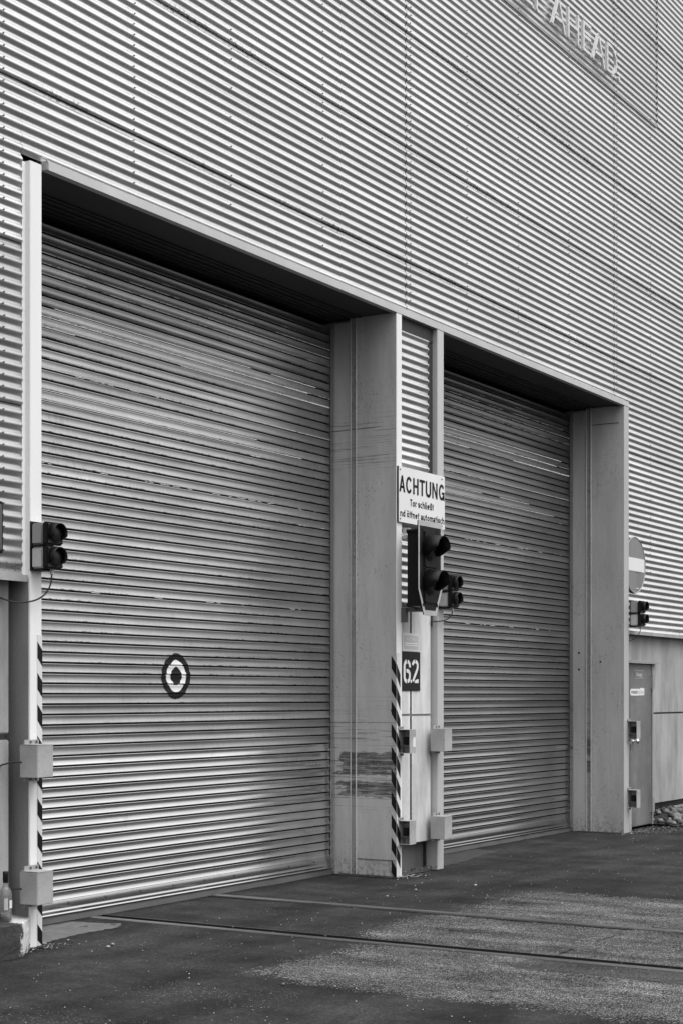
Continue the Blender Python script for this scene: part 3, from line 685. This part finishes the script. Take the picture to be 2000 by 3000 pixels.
bt = thing('wine_bottle', 'empty clear wine bottle with a torn pale label standing on the concrete block', 'bottle', (7.690, .0, .209))
MB().lathe([(0, .002), (.034, .0), (.041, .006), (.041, .165), (.038, .185), (.026, .212), (.0155, .228), (.0145, .30), (.0165, .301), (.0165, .313), (.012, .313), (.011, .298), (.012, .23), (.022, .212), (.036, .182), (.038, .165), (.038, .012), (0, .008)], 32).build('glass_body', 'glass', bt)
MB().lathe([(.0162, .245), (.0172, .246), (.0178, .30), (.0182, .316), (.011, .317)], 20).build('foil_collar', 'ink', bt)
m = MB()
vs = [(.0416*math.cos(a), .0416*math.sin(a), z) for z in (.085, .135) for a in np.linspace(R(-100), R(-10), 12)]
m.add(vs, [(i, i+1, 13+i, 12+i) for i in range(11)], 0, True)
m.build('paper_label', 'sign_white', bt)
m = MB(); vs = [(.0414*math.cos(a), .0414*math.sin(a), z) for z in (.075, .150) for a in np.linspace(R(-150), R(-115), 8)]
m.add(vs, [(i, i+1, 9+i, 8+i) for i in range(7)], 0, True); m.build('paper_label', 'sign_pale2', bt)

# ------------------------------------------------------------------ light-barrier boxes
def bracket(mb, x0, x1, z0, z1, y=-.014): mb.box(x0, x1, y, y+.006, z0, z1); mb.box(x0, x1, y+.004, y+.014, z0, z0+.006)
def closed_box(label, loc):
    t = thing('sensor_housing', label, 'metal box', loc, 0, 'light barrier housings on the gate posts')
    MB().bevel_box(0, .155, -.15, 0, 0, .212, .004).box(.004, .151, -.151, -.004, .2085, .2135).build('housing', 'galv', t)
    for z, z2 in ((.212, .242), (-.026, -.004)):
        m = MB(); bracket(m, .03, .165, z, z2, -.016); bo = m.build('bracket', 'bracket', t)
        for x in (.085, .14):
            b = MB(); screw(b, x, (z+z2)/2, -.016, .009); b.build('bolt', 'bolt', bo)
    return t
def open_box(label, loc):
    t = thing('sensor_housing', label, 'metal box', loc, 0, 'light barrier housings on the gate posts')
    m = MB(); W, Dp, H, th = .118, .118, .215, .004
    m.box(0, W, -Dp, -Dp+th, 0, H); m.box(0, W, -Dp+th, 0, H-th, H); m.box(0, W, -Dp+th, 0, 0, th); m.box(W-th, W, -Dp+th, 0, th, H-th); m.box(0, W-th, -th, 0, th, H-th)
    m.build('housing', 'galv', t)
    MB().box(.02, .035, -.112, -.006, .06, .075).box(.02, .05, -.10, -.07, .004, .05).build('inner_shelf', 'bolt', t)
    MB().bevel_box(.04, .08, -.085, -.03, .075, .15, .004).build('sensor', 'black_plastic', t)
    for z, z2 in ((.215, .242), (-.026, -.002)):
        m = MB(); bracket(m, -.01, .075, z, z2); bo = m.build('bracket', 'bracket', t)
        for x in (.015, .05):
            b = MB(); screw(b, x, (z+z2)/2, -.014, .007); b.build('bolt', 'bolt', bo)
    return t
b1 = closed_box("closed grey metal box on the left striped post, the upper of the two there", (7.819, 0, 1.119))
b2 = copy_tree(b1); b2.location = (7.819, 0, .303); b2['label'] = "closed grey metal box low on the left post, just above the concrete block"
b3 = copy_tree(b1); b3.location = (13.372, 0, 1.124); b3['label'] = "closed grey box on the white post without stripes between the gates, upper one"
b4 = copy_tree(b1); b4.location = (13.372, 0, .303); b4['label'] = "closed grey box on the white post without stripes between the gates, near the ground"
b5 = open_box("open-sided grey box with a torn paper label, below the 6.2 sign", (12.765, 0, 1.124))
m = MB(); m.add([(.055, -.1195, .060), (.105, -.1195, .055), (.108, -.1195, .135), (.085, -.1195, .150), (.07, -.1195, .145), (.058, -.1195, .12)], [(0, 1, 2, 3, 4, 5)]); m.build('paper_label', 'sign_white', b5)
b6 = open_box("open-sided grey box without paper label, low on the striped post between the gates", (12.765, 0, .300))
b7 = copy_tree(b6); b7.location = (18.335, 0, 1.124); b7['label'] = "open-sided box on the far right post, just above the emergency door knob"
b8 = copy_tree(b6); b8.location = (18.335, 0, .300); b8['label'] = "open-sided box low on the far right post, before the emergency door's foot"
for bx_, x in ((b1, 0), (b2, 0)):
    m = MB(); m.tube([(0, -.02, .10), (-.03, .03, .10), (-.06, .10, .08), (-.065, .15, .06), (-.068, .2, .03)], .006, 6); m.build('cable', 'cable', bx_)

# ------------------------------------------------------------------ small two-lamp signals
def small_signal(label, loc):
    t = thing('gate_signal', label, 'signal light', loc, 0, 'small two-lamp signals beside the gates')
    MB().box(-.004, .13, -.0035, 0, -.006, .315).box(-.002, .12, -.09, -.0035, .148, .162).box(-.002, .12, -.09, -.0035, -.006, .004).build('mounting_plate', 'black_plastic', t)
    for k, z in enumerate((.008, .162)):
        mat = 'pale_plastic' if k == 0 else 'grey_plastic'
        MB().bevel_box(.003, .148, -.10, -.004, z, z+.140, .010).build('lamp_housing', mat, t)
        b = MB(); b.bevel_box(-.004, .156, -.146, -.101, z-.003, z+.145, .010); bz = b.build('bezel', 'black_plastic', t)
        for (sx_, sz_) in ((.012, .014), (.140, .014), (.012, .130), (.140, .130)):
            screw_m = MB(); screw(screw_m, sx_, z+sz_, -.146, .005); screw_m.build('screw', 'bolt', bz)
        c = (.076, z+.071); L = MB(); rr = .058
        vs = [(c[0]+rr*s_*math.cos(a), -.147-.018*math.sqrt(max(0, 1-s_*s_)), c[1]+rr*s_*math.sin(a)) for s_ in (1, .85, .6, .3, .02) for a in np.linspace(0, 2*math.pi, 25)[:-1]]
        L.add(vs, [(i*24+k2, i*24+(k2+1) % 24, (i+1)*24+(k2+1) % 24, (i+1)*24+k2) for i in range(4) for k2 in range(24)] , 0, True); L.build('lens', 'lens', t)
        H = MB(); N = 24; vs = []; r0 = .067
        angs = np.linspace(R(-35), R(215), N)
        for a in angs:
            ln = .048 if R(-20) < a < R(200) else .034
            for (r_, y_) in ((r0, -.146), (r0-.001, -.146-ln), (r0-.005, -.146-ln), (r0-.004, -.146)): vs.append((c[0]+r_*math.cos(a), y_, c[1]+r_*math.sin(a)))
        H.add(vs, [(i*4+q, (i+1)*4+q, (i+1)*4+(q+1) % 4, i*4+(q+1) % 4) for i in range(N-1) for q in range(4)], 0, True); H.build('visor', 'black_plastic', t)
    MB().tube([(.088, -.105, .004), (.088, -.105, -.03)], .013, 10).build('cable_gland', 'cable_pale', t)
    return t
def bez(p0, p1, p2, p3, n=14):
    p0, p1, p2, p3 = map(Vector, (p0, p1, p2, p3)); return [((1-u)**3)*p0+3*u*(1-u)**2*p1+3*u*u*(1-u)*p2+u**3*p3 for u in np.linspace(0, 1, n)]
g1 = small_signal("small two-lamp signal on the left post, dark round hoods against the nearer shutter", (7.921, 0, 2.465))
g2 = copy_tree(g1); g2.location = (13.530, 0, 2.475); g2['label'] = 'small two-lamp signal on the pier, half hidden behind the large traffic light'
g3 = copy_tree(g1); g3.location = (18.405, 0, 2.475); g3['label'] = 'small two-lamp signal at the far right post, under the round no-entry sign'
MB().tube(bez((.088, -.105, -.03), (.085, -.105, -.16), (.02, -.06, -.21), (-.06, .02, -.215)) + bez((-.06, .02, -.215), (-.14, .08, -.22), (-.2, .14, -.16), (-.45, .165, -.10))[1:], .0055, 8).build('cable', 'cable', g1)
MB().tube(bez((.088, -.105, -.03), (.09, -.10, -.10), (.03, -.05, -.14), (-.10, .03, -.13)), .0055, 8).build('cable', 'cable', g2)
MB().tube(bez((.088, -.105, -.03), (.09, -.10, -.10), (.05, -.03, -.17), (-.02, .05, -.19)), .0045, 8).build('cable', 'cable', g3)

# ------------------------------------------------------------------ large traffic light
tl = thing('traffic_light', "large two-lamp traffic light on a white-edged black backboard between the gates", 'traffic light', (12.915, 0, 2.37))
by = -.245
out = [(-.225, .845), (.225, .845), (.225, .235), (.118, 0), (-.118, 0), (-.225, .235)]
inn = [(-.200, .800), (.200, .800), (.200, .240), (.098, .045), (-.098, .045), (-.200, .240)]
m = MB(); th = .008
m.add([(x, by, z) for x, z in out] + [(x, by+th, z) for x, z in out], [(5, 4, 3, 2, 1, 0), tuple(range(6, 12))] + [(i, (i+1) % 6, 6+(i+1) % 6, 6+i) for i in range(6)], 0)
bb = m.build('backboard', 'black_plastic', tl)
m = MB(); m.add([(x, by-.002, z) for x, z in out] + [(x, by-.002, z) for x, z in inn], [(i, (i+1) % 6, 6+(i+1) % 6, 6+i) for i in range(6)], 0); m.build('white_border', 'border', bb)
MB().bevel_box(-.125, .125, -.10, by+.015, .10, .755, .02).build('signal_body', 'black_plastic', tl)
MB().bevel_box(-.118, .118, by-.014, by-.003, .435, .745, .012).build('lamp_door', 'black_plastic', tl)
MB().bevel_box(-.118, .118, by-.014, by-.003, .115, .425, .012).build('lamp_door', 'black_plastic', tl)
MB().box(-.08, -.02, by+.14, -.0, .70, .73).box(-.07, -.03, -.06, -.0, .75, .80).build('mounting_arm', 'bracket', tl)
MB().box(-.08, .08, -.13, -.0, .04, .075).box(-.10, -.06, -.05, 0, -.06, .07).build('mounting_arm', 'bolt', tl)
for zc in (.600, .290):
    L = MB(); rr = .10
    vs = [(-.03+rr*s_*math.cos(a), by-.015-.03*math.sqrt(max(0, 1-s_*s_)), zc+rr*s_*math.sin(a)) for s_ in (1, .9, .7, .4, .02) for a in np.linspace(0, 2*math.pi, 33)[:-1]]
    L.add(vs, [(i*32+k2, i*32+(k2+1) % 32, (i+1)*32+(k2+1) % 32, (i+1)*32+k2) for i in range(4) for k2 in range(32)], 0, True); L.build('lens', 'lens', tl)
    R_ = MB(); R_.tube([(-.03+.104*math.cos(a), by-.017, zc+.104*math.sin(a)) for a in np.linspace(0, 2*math.pi, 33)], .006, 6); R_.build('lens_ring', 'black_plastic', tl)
    H = MB(); N = 32; vs = []; r0 = .128
    for a in np.linspace(R(-28), R(208), N):
        f = (math.sin(a)+.47)/1.47; ln = .045 + .105*min(1, max(0, f*2.2))
        for (r_, y_) in ((r0, by-.014), (r0-.002, by-.014-ln), (r0-.007, by-.014-ln), (r0-.006, by-.014)):
            vs.append((-.03+r_*math.cos(a), y_, zc+r_*math.sin(a) - (.015*(by-.014-y_)/.15 if y_ < by-.03 else 0)))
    H.add(vs, [(i*4+q, (i+1)*4+q, (i+1)*4+(q+1) % 4, i*4+(q+1) % 4) for i in range(N-1) for q in range(4)], 0, True); H.build('visor', 'black_plastic', tl)
MB().box(-.075, .075, by-.042, by-.036, .728, .737).build('door_lip', 'border', tl) if False else None

# ------------------------------------------------------------------ signs
def ribbon(mb, pts, wd, y, mi=0, closed=False):
    P = [Vector((p[0], p[1])) for p in pts]; L = []; n = len(P)
    for i in range(n):
        a = P[(i-1) % n] if (closed or i) else P[i]; b = P[(i+1) % n] if (closed or i < n-1) else P[i]
        d = (b-a).normalized(); nn = Vector((-d.y, d.x)); L.append((P[i]+nn*wd/2, P[i]-nn*wd/2))
    vs = [(q.x, y, q.y) for pr in L for q in pr]
    fs = [(2*i, 2*i+1, (2*i+3) % (2*n), (2*i+2) % (2*n)) for i in range(n if closed else n-1)]
    mb.add(vs, fs, mi)
def achtung(m):
    y = -.0014; T = .030; z0, H = .275, .150; zt = z0+H
    arc = lambda cx, cz, rx, rz, a0, a1, n=16: [(cx+rx*math.cos(R(a)), cz+rz*math.sin(R(a))) for a in np.linspace(a0, a1, n)]
    def bar(x0, x1, za, zb): m.add([(x0, y, za), (x1, y, za), (x1, y, zb), (x0, y, zb)], [(0, 1, 2, 3)])
    xs = [.004, .130, .262, .385, .502, .630, .762]
    x = xs[0]; m.add([(x, y, z0), (x+.030, y, z0), (x+.068, y, zt), (x+.042, y, zt)], [(0, 1, 2, 3)]); m.add([(x+.110, y, z0), (x+.080, y, z0), (x+.042, y, zt), (x+.068, y, zt)], [(3, 2, 1, 0)]); bar(x+.026, x+.084, z0+.034, z0+.056)
    x = xs[1]; ribbon(m, arc(x+.056, z0+H/2, .043, H/2-T/2+.004, 35, 325), T*.92, y)
    x = xs[2]; bar(x, x+T, z0, zt); bar(x+.075, x+.075+T, z0, zt); bar(x+T, x+.075, z0+.064, z0+.088)
    x = xs[3]; bar(x+.035, x+.035+T, z0, zt-.025); bar(x-.002, x+.102, zt-.025, zt)
    x = xs[4]; ribbon(m, [(x+T/2, zt)] + arc(x+.054, z0+.050, .039, .037, 180, 360, 12) + [(x+.093, zt)], T, y)
    x = xs[5]; bar(x, x+T*.93, z0, zt); bar(x+.078, x+.078+T*.93, z0, zt); m.add([(x+.078, y-.0002, z0), (x+.106, y-.0002, z0), (x+T*.93, y-.0002, zt), (x, y-.0002, zt)], [(0, 1, 2, 3)])
    x = xs[6]; ribbon(m, arc(x+.056, z0+H/2, .043, H/2-T/2+.004, 35, 330), T*.92, y); bar(x+.058, x+.112, z0+.055, z0+.078); bar(x+.088, x+.112, z0, z0+.058)
def grotesk(m, txt, x0, z0, H, width, y, wd=.21):
    A = lambda cx, cz, rx, rz, a0, a1, n=9: [(cx+rx*math.cos(R(a)), cz+rz*math.sin(R(a))) for a in np.linspace(a0, a1, n)]
    h = wd/2; X = .72; ry = X/2-h; w_ = .40; rx = w_/2
    bowl = A(h+rx, X/2, rx, ry, 0, 360, 17)
    G = {'T': (.56, [[(0, 1-h), (.56, 1-h)], [(.28, 0), (.28, 1-wd)]]), 'o': (w_+wd, [bowl]), 'ö': (w_+wd, [bowl, [(.12, .84), (.12, 1.0)], [(.44, .84), (.44, 1.0)]]),
     'r': (.36, [[(h, 0), (h, X)], A(h+.22, X-.26, .22, .26-h, 150, 80, 5)]), 's': (.46, [A(.23, X-h-.15, .17, .15, 20, 225, 8) + A(.23, h+.14, .17, .14, 60, -160, 9)]),
     'c': (.50, [A(h+rx, X/2, rx, ry, 50, 310, 13)]), 'h': (w_+wd, [[(h, 0), (h, 1)], A(h+rx, X-.22, rx, .22-h, 180, 0, 8) + [(h+w_, 0)]]),
     'n': (w_+wd, [[(h, 0), (h, X)], A(h+rx, X-.22, rx, .22-h, 180, 0, 8) + [(h+w_, 0)]]), 'l': (wd, [[(h, 0), (h, 1)]]), 'i': (wd, [[(h, 0), (h, X)], [(h, .84), (h, 1)]]),
     'e': (w_+wd, [[(h, X/2), (h+w_, X/2)], A(h+rx, X/2, rx, ry, 0, 310, 14)]), 'ß': (.54, [[(h, 0), (h, .75)] + A(h+.17, .76, .17, .16, 180, 0, 8) + [(.36, .55)] + A(.28, .26, .18, .18, 70, -110, 9)]),
     't': (.36, [[(.17, .92), (.17, .18)] + A(.29, .18, .12, .18-h, 180, 270, 5), [(0, X-h), (.34, X-h)]]), 'f': (.34, [[(.15, 0), (.15, .80)] + A(.27, .80, .12, .20-h, 180, 90, 5), [(0, X-h), (.33, X-h)]]),
     'd': (w_+wd, [[(h+w_, 0), (h+w_, 1)], bowl]), 'a': (.54, [A(.26, X-.22, .19, .22-h, 160, 0, 7) + [(.46, 0)], A(.25, .22, .17, .22-h, 0, 360, 13)]),
     'u': (w_+wd, [[(h, X)] + A(h+rx, .22, rx, .22-h, 180, 360, 8), [(h+w_, X), (h+w_, 0)]]), 'm': (.84, [[(h, 0), (h, X)], A(h+.17, X-.2, .17, .2-h, 180, 0, 7) + [(h+.34, 0)], A(h+.51, X-.2, .17, .2-h, 180, 0, 7) + [(h+.68, 0)]]), ' ': (.22, [])}
    tot = sum(G[c][0]+.09 for c in txt)-.09; kx = width/tot; x = x0
    for c in txt:
        for st_ in G[c][1]: ribbon(m, [(x+px*kx, z0+pz*H) for px, pz in st_], wd*H*.92, y)
        x += (G[c][0]+.09)*kx

sg = thing('warning_sign', 'white warning board with black German lettering above the large traffic light', 'sign', (12.738, -.021, 3.216))
MB().bevel_box(0, .885, .0, .004, 0, .505, .0015).build('sign_plate', 'sign_white', sg)
MB().box(-.002, .012, .0045, .018, .0, .505).build('sign_frame', 'sign_edge', sg)
m = MB(); achtung(m); m.build('heading', 'ink', sg); m = MB(); grotesk(m, 'Tor schließt', .205, .160, .066, .455, -.0014); m.build('text_line', 'ink', sg); m = MB()
grotesk(m, 'nd öffnet automatisch', .022, .052, .064, .850, -.0014); m.build('text_line', 'ink', sg)
for x, z in ((.02, .475), (.82, .475), (.02, .03), (.82, .03)):
    b = MB(); screw(b, x, z, -.001, .007); b.build('bolt', 'bolt', sg)
n1 = thing('notice_plate', 'small faded pale notice directly above the black 6.2 sign', 'sign', (12.905, .0365, 2.052))
MB().bevel_box(0, .325, .0, .004, 0, .170, .001).build('sign_plate', 'sign_pale', n1)
MB().box(.025, .30, -.001, -.0002, .022, .145).build('tinted_field', 'sign_pale2', n1)
m = MB(); text_faces(m, '! ACHTUNG !', .16, .100, -.002, .030, .20, 'CENTER', .01); m.build('heading', 'sign_white', n1); m = MB(); m.box(.045, .28, -.0022, -.0015, .070, .080); m.box(.045, .28, -.0022, -.0015, .052, .060); m.build('lettering', 'sign_white', n1)
n2 = thing('number_sign', 'black board with the white stencilled number 6.2 on the pale pier wall', 'sign', (12.908, .0365, 1.690))
MB().bevel_box(0, .335, .0, .004, 0, .358, .001).build('sign_plate', 'sign_black', n2)
m = MB(); yy = -.0015; wd = .034
arc = lambda cx, cz, rx, rz, a0, a1, n=14: [(cx+rx*math.cos(R(a)), cz+rz*math.sin(R(a))) for a in np.linspace(a0, a1, n)]
ribbon(m, [(.134, .215)] + arc(.084, .225, .050, .045, 10, 82, 6), wd, yy)                    # 6: top right hook
ribbon(m, arc(.080, .225, .046, .045, 98, 180, 8) + arc(.080, .132, .046, .047, 180, 264, 8), wd*1.08, yy)   # left side
ribbon(m, arc(.084, .132, .048, .047, 276, 360, 8) + arc(.084, .148, .048, .036, 0, 92, 8) + [(.070, .178)], wd, yy)     # lower bowl
m.add([(x, yy, z) for x, z in arc(.160, .088, .016, .016, 0, 360, 13)[:-1]], [tuple(reversed(range(12)))])
ribbon(m, arc(.235, .232, .048, .040, 172, 96, 7), wd, yy); ribbon(m, arc(.235, .232, .048, .040, 84, 0, 8) + [(.278, .205), (.262, .180), (.215, .120), (.196, .088)], wd, yy)
m.add([(.222, yy, .072), (.300, yy, .072), (.300, yy, .104), (.286, yy, .110), (.240, yy, .098)], [(0, 1, 2, 3, 4)])
m.build('stencilled_number', 'sign_white', n2)
ne = thing('no_entry_sign', 'round no-entry sign with a white bar on the cladding beside the far right post', 'sign', (18.615, .012, 2.89))
m = MB(); r = .337; N = 48; cz = .338
def dish(a, s_): 
    x = r*s_*math.cos(a); z = cz+r*s_*math.sin(a); dent = .030*max(0, -math.sin(a))*s_*math.exp(-((x-.12)/.12)**2); return (x, dent*.6, z)
vs = [dish(a, s_) for s_ in (1, .8, .6, .4, .2, .01) for a in np.linspace(0, 2*math.pi, N+1)[:-1]]
m.add(vs, [(i*N+k, (i+1)*N+k, (i+1)*N+(k+1) % N, i*N+(k+1) % N) for i in range(5) for k in range(N)], 0, True)
m.build('sign_disc', 'sign_red', ne)
MB().tube([(r*math.cos(a), .0, cz+r*math.sin(a)) for a in np.linspace(0, 2*math.pi, N+1)], .006, 6).build('rim', 'galv', ne)
MB().box(-.27, .30, -.004, .0, cz-.075, cz+.085).build('white_bar', 'sign_white', ne)

# raised lettering high on the wall
lt = thing('wall_lettering', 'raised pale metal capital letters high on the darker corrugated panel', 'lettering', (13.55, -.03, 8.90))
LW = .034
def seg(mb, a, b, wd=LW):
    A_, B_ = Vector(a), Vector(b); d = (B_-A_).normalized(); nn = Vector((-d.y, d.x))*wd/2
    q = [A_+nn, A_-nn, B_-nn, B_+nn]; y0, y1 = 0, .030
    mb.add([(p_.x, y0, p_.y) for p_ in q] + [(p_.x, y1, p_.y) for p_ in q], [(0, 1, 2, 3), (7, 6, 5, 4), (0, 4, 5, 1), (1, 5, 6, 2), (2, 6, 7, 3), (3, 7, 4, 0)])
def poly(mb, pts):
    for a, b in zip(pts, pts[1:]): seg(mb, a, b)
HH = .335
def glyph(ch, x, wd):
    m = MB(); X0, X1 = x-13.55, x-13.55+wd; xm = (X0+X1)/2; h2 = LW/2
    if ch == 'A': seg(m, (X0, 0), (xm, HH)); seg(m, (xm, HH), (X1, 0)); seg(m, (X0+wd*.17, .105), (X1-wd*.17, .105))
    if ch == 'H': seg(m, (X0+h2, 0), (X0+h2, HH)); seg(m, (X1-h2, 0), (X1-h2, HH)); seg(m, (X0+LW, .165), (X1-LW, .165))
    if ch == 'E': seg(m, (X0+h2, 0), (X0+h2, HH)); [seg(m, (X0+LW, z), (X1, z)) for z in (h2, .170, HH-h2)]
    if ch == 'D': seg(m, (X0+h2, 0), (X0+h2, HH)); poly(m, [(X0+LW, HH-h2)] + [(X0+wd*.35+(wd*.60)*math.sin(a), HH/2+(HH/2-h2)*math.cos(a)) for a in np.linspace(0, math.pi, 14)] + [(X0+LW, h2)])
    if ch == 'P': seg(m, (X0+h2, 0), (X0+h2, HH)); poly(m, [(X0+LW, HH-h2)] + [(X0+wd*.45+(wd*.5)*math.sin(a), HH-.095+(.095-h2)*math.cos(a)) for a in np.linspace(0, math.pi, 10)] + [(X0+LW, HH-.175)])
    if ch == 'T': seg(m, (xm, 0), (xm, HH-LW)); seg(m, (X0, HH-h2), (X1, HH-h2))
    if ch == 'S': poly(m, [(X0+wd*.5+wd*.45*math.cos(R(a)), HH*.74+HH*.21*math.sin(R(a))) for a in range(30, 271, 20)] + [(X0+wd*.5+wd*.45*math.cos(R(a)), HH*.27+HH*.22*math.sin(R(a))) for a in range(90, -151, -20)])
    if ch == 'O': poly(m, [(xm+(wd/2-h2)*math.cos(a), HH/2+(HH/2-h2)*math.sin(a)) for a in np.linspace(0, 2*math.pi, 25)])
    if ch == 'N': seg(m, (X0+h2, 0), (X0+h2, HH)); seg(m, (X1-h2, 0), (X1-h2, HH)); seg(m, (X0+h2, HH), (X1-h2, 0))
    if ch == '.': m.tube([(xm, 0, .022), (xm, .03, .022)], .026, 14)
    m.build('full_stop' if ch == '.' else 'letter', 'letter', lt)
for ch, x, wd in (('O', 13.35, .33), ('N', 13.76, .28), ('E', 14.12, .21), ('S', 14.55, .22), ('T', 14.83, .25), ('E', 15.15, .21), ('E', 15.39, .20), ('P', 15.68, .21),
                  ('A', 16.09, .34), ('H', 16.51, .30), ('E', 16.93, .225), ('A', 17.215, .335), ('D', 17.63, .31), ('.', 17.985, .04)): 
    if (ch, x) == ('E', 15.15): continue
    glyph(ch, x, wd)

# dark box at the left edge of the picture
eb = thing('wall_box', "dark flat box on the corrugated wall at the left edge of the photo", 'box', (7.3, 0, 2.55))
MB().bevel_box(0, .352, -.02, .02, 0, .33, .006).build('enclosure', 'black_plastic', eb); MB().bevel_box(.02, .332, -.026, -.0205, .02, .31, .004).build('lid', 'bolt', eb)

# ------------------------------------------------------------------ pebbles, grit, litter
m = MB(); random.seed(3)
g = MB(); vs = []
xs = np.linspace(19.47, 24, 40); ysn = np.linspace(-.45, .25, 10)
def heap(x, y): return max(-.004, (.17*min(1, max(0, (y+.40)/.5))*min(1, max(0, (x-19.40)/.35))) + .02*mnoise.noise(Vector((x*5, y*5, 0))) - .006)
for y in ysn:
    for x in xs: vs.append((x, y, heap(x, y)))
g.add(vs, [(j*40+i, j*40+i+1, (j+1)*40+i+1, (j+1)*40+i) for j in range(9) for i in range(39)], 0, True)
g2_ = g.build('soil_bed', 'soil'); tag(g2_, kind='structure')
for _ in range(520):
    x = random.uniform(19.5, 23.0); y = random.uniform(-.38, .2); s_ = random.uniform(.018, .05)
    m.blob((x, y, heap(x, y)+s_*.35), s_*random.uniform(.9, 1.4), s_*random.uniform(.8, 1.2), s_*.7, n=7, m=5, rough=.42)
tag(m.build('pebbles', 'pebble'), 'rounded river pebbles heaped against the wall right of the emergency door', 'pebbles', kind='stuff')
m = MB()
for _ in range(800):
    if random.random() < .75:
        x = random.uniform(5.8, 13); y = random.uniform(-4.0, -.2)
    else: x = random.uniform(12, 20.5); y = random.uniform(-3.0, -.02)
    s_ = random.choice([.0025, .003, .004, .005]) if random.random() < .97 else random.uniform(.008, .014)
    m.blob((x, y, .002+s_*.3), s_*random.uniform(1, 1.5), s_*random.uniform(.8, 1.2), s_*.7, n=5, m=4)
for _ in range(260):
    x = random.choice([random.gauss(12.9, .12), random.gauss(18.5, .25), random.gauss(18.6, .3), random.gauss(8.0, .2)]); y = random.gauss(-.06, .05); s_ = random.uniform(.003, .009)
    m.blob((x, y, .003), s_*1.3, s_, s_*.6, n=5, m=4)
tag(m.build('loose_grit', 'grit'), 'light grit and small stones scattered over the dark asphalt', 'grit', kind='stuff')
m = MB()
for _ in range(2200):
    if random.random() < .8: x = random.uniform(18.4, 22.5); y = random.uniform(-.45, .08); z = heap(x, y)+.004 if x > 19.47 else .003
    else: x, y, z = random.choice([(random.uniform(12.84, 13.5), random.uniform(-.02, .1), .03), (random.uniform(12.7, 12.8), random.uniform(-.03, .5), .004), (random.uniform(9.345, 9.40), random.uniform(-4, .5), -.03), (random.uniform(7.9, 8.1), random.uniform(-.04, 0), .004)])
    a = random.uniform(0, 6.28); ln = random.uniform(.01, .05); wd = random.uniform(.001, .004); dx, dy = math.cos(a)*ln, math.sin(a)*ln
    m.add([(x, y, z), (x-dy/ln*wd, y+dx/ln*wd, z), (x+dx*.6-dy/ln*wd, y+dy*.6+dx/ln*wd, z+.01), (x+dx, y+dy, z+random.uniform(0, .012))], [(0, 1, 2, 3)])
tag(m.build('dry_litter', 'litter'), 'dry stalks and leaf litter gathered along the wall foot and in the rail groove', 'litter', kind='stuff')
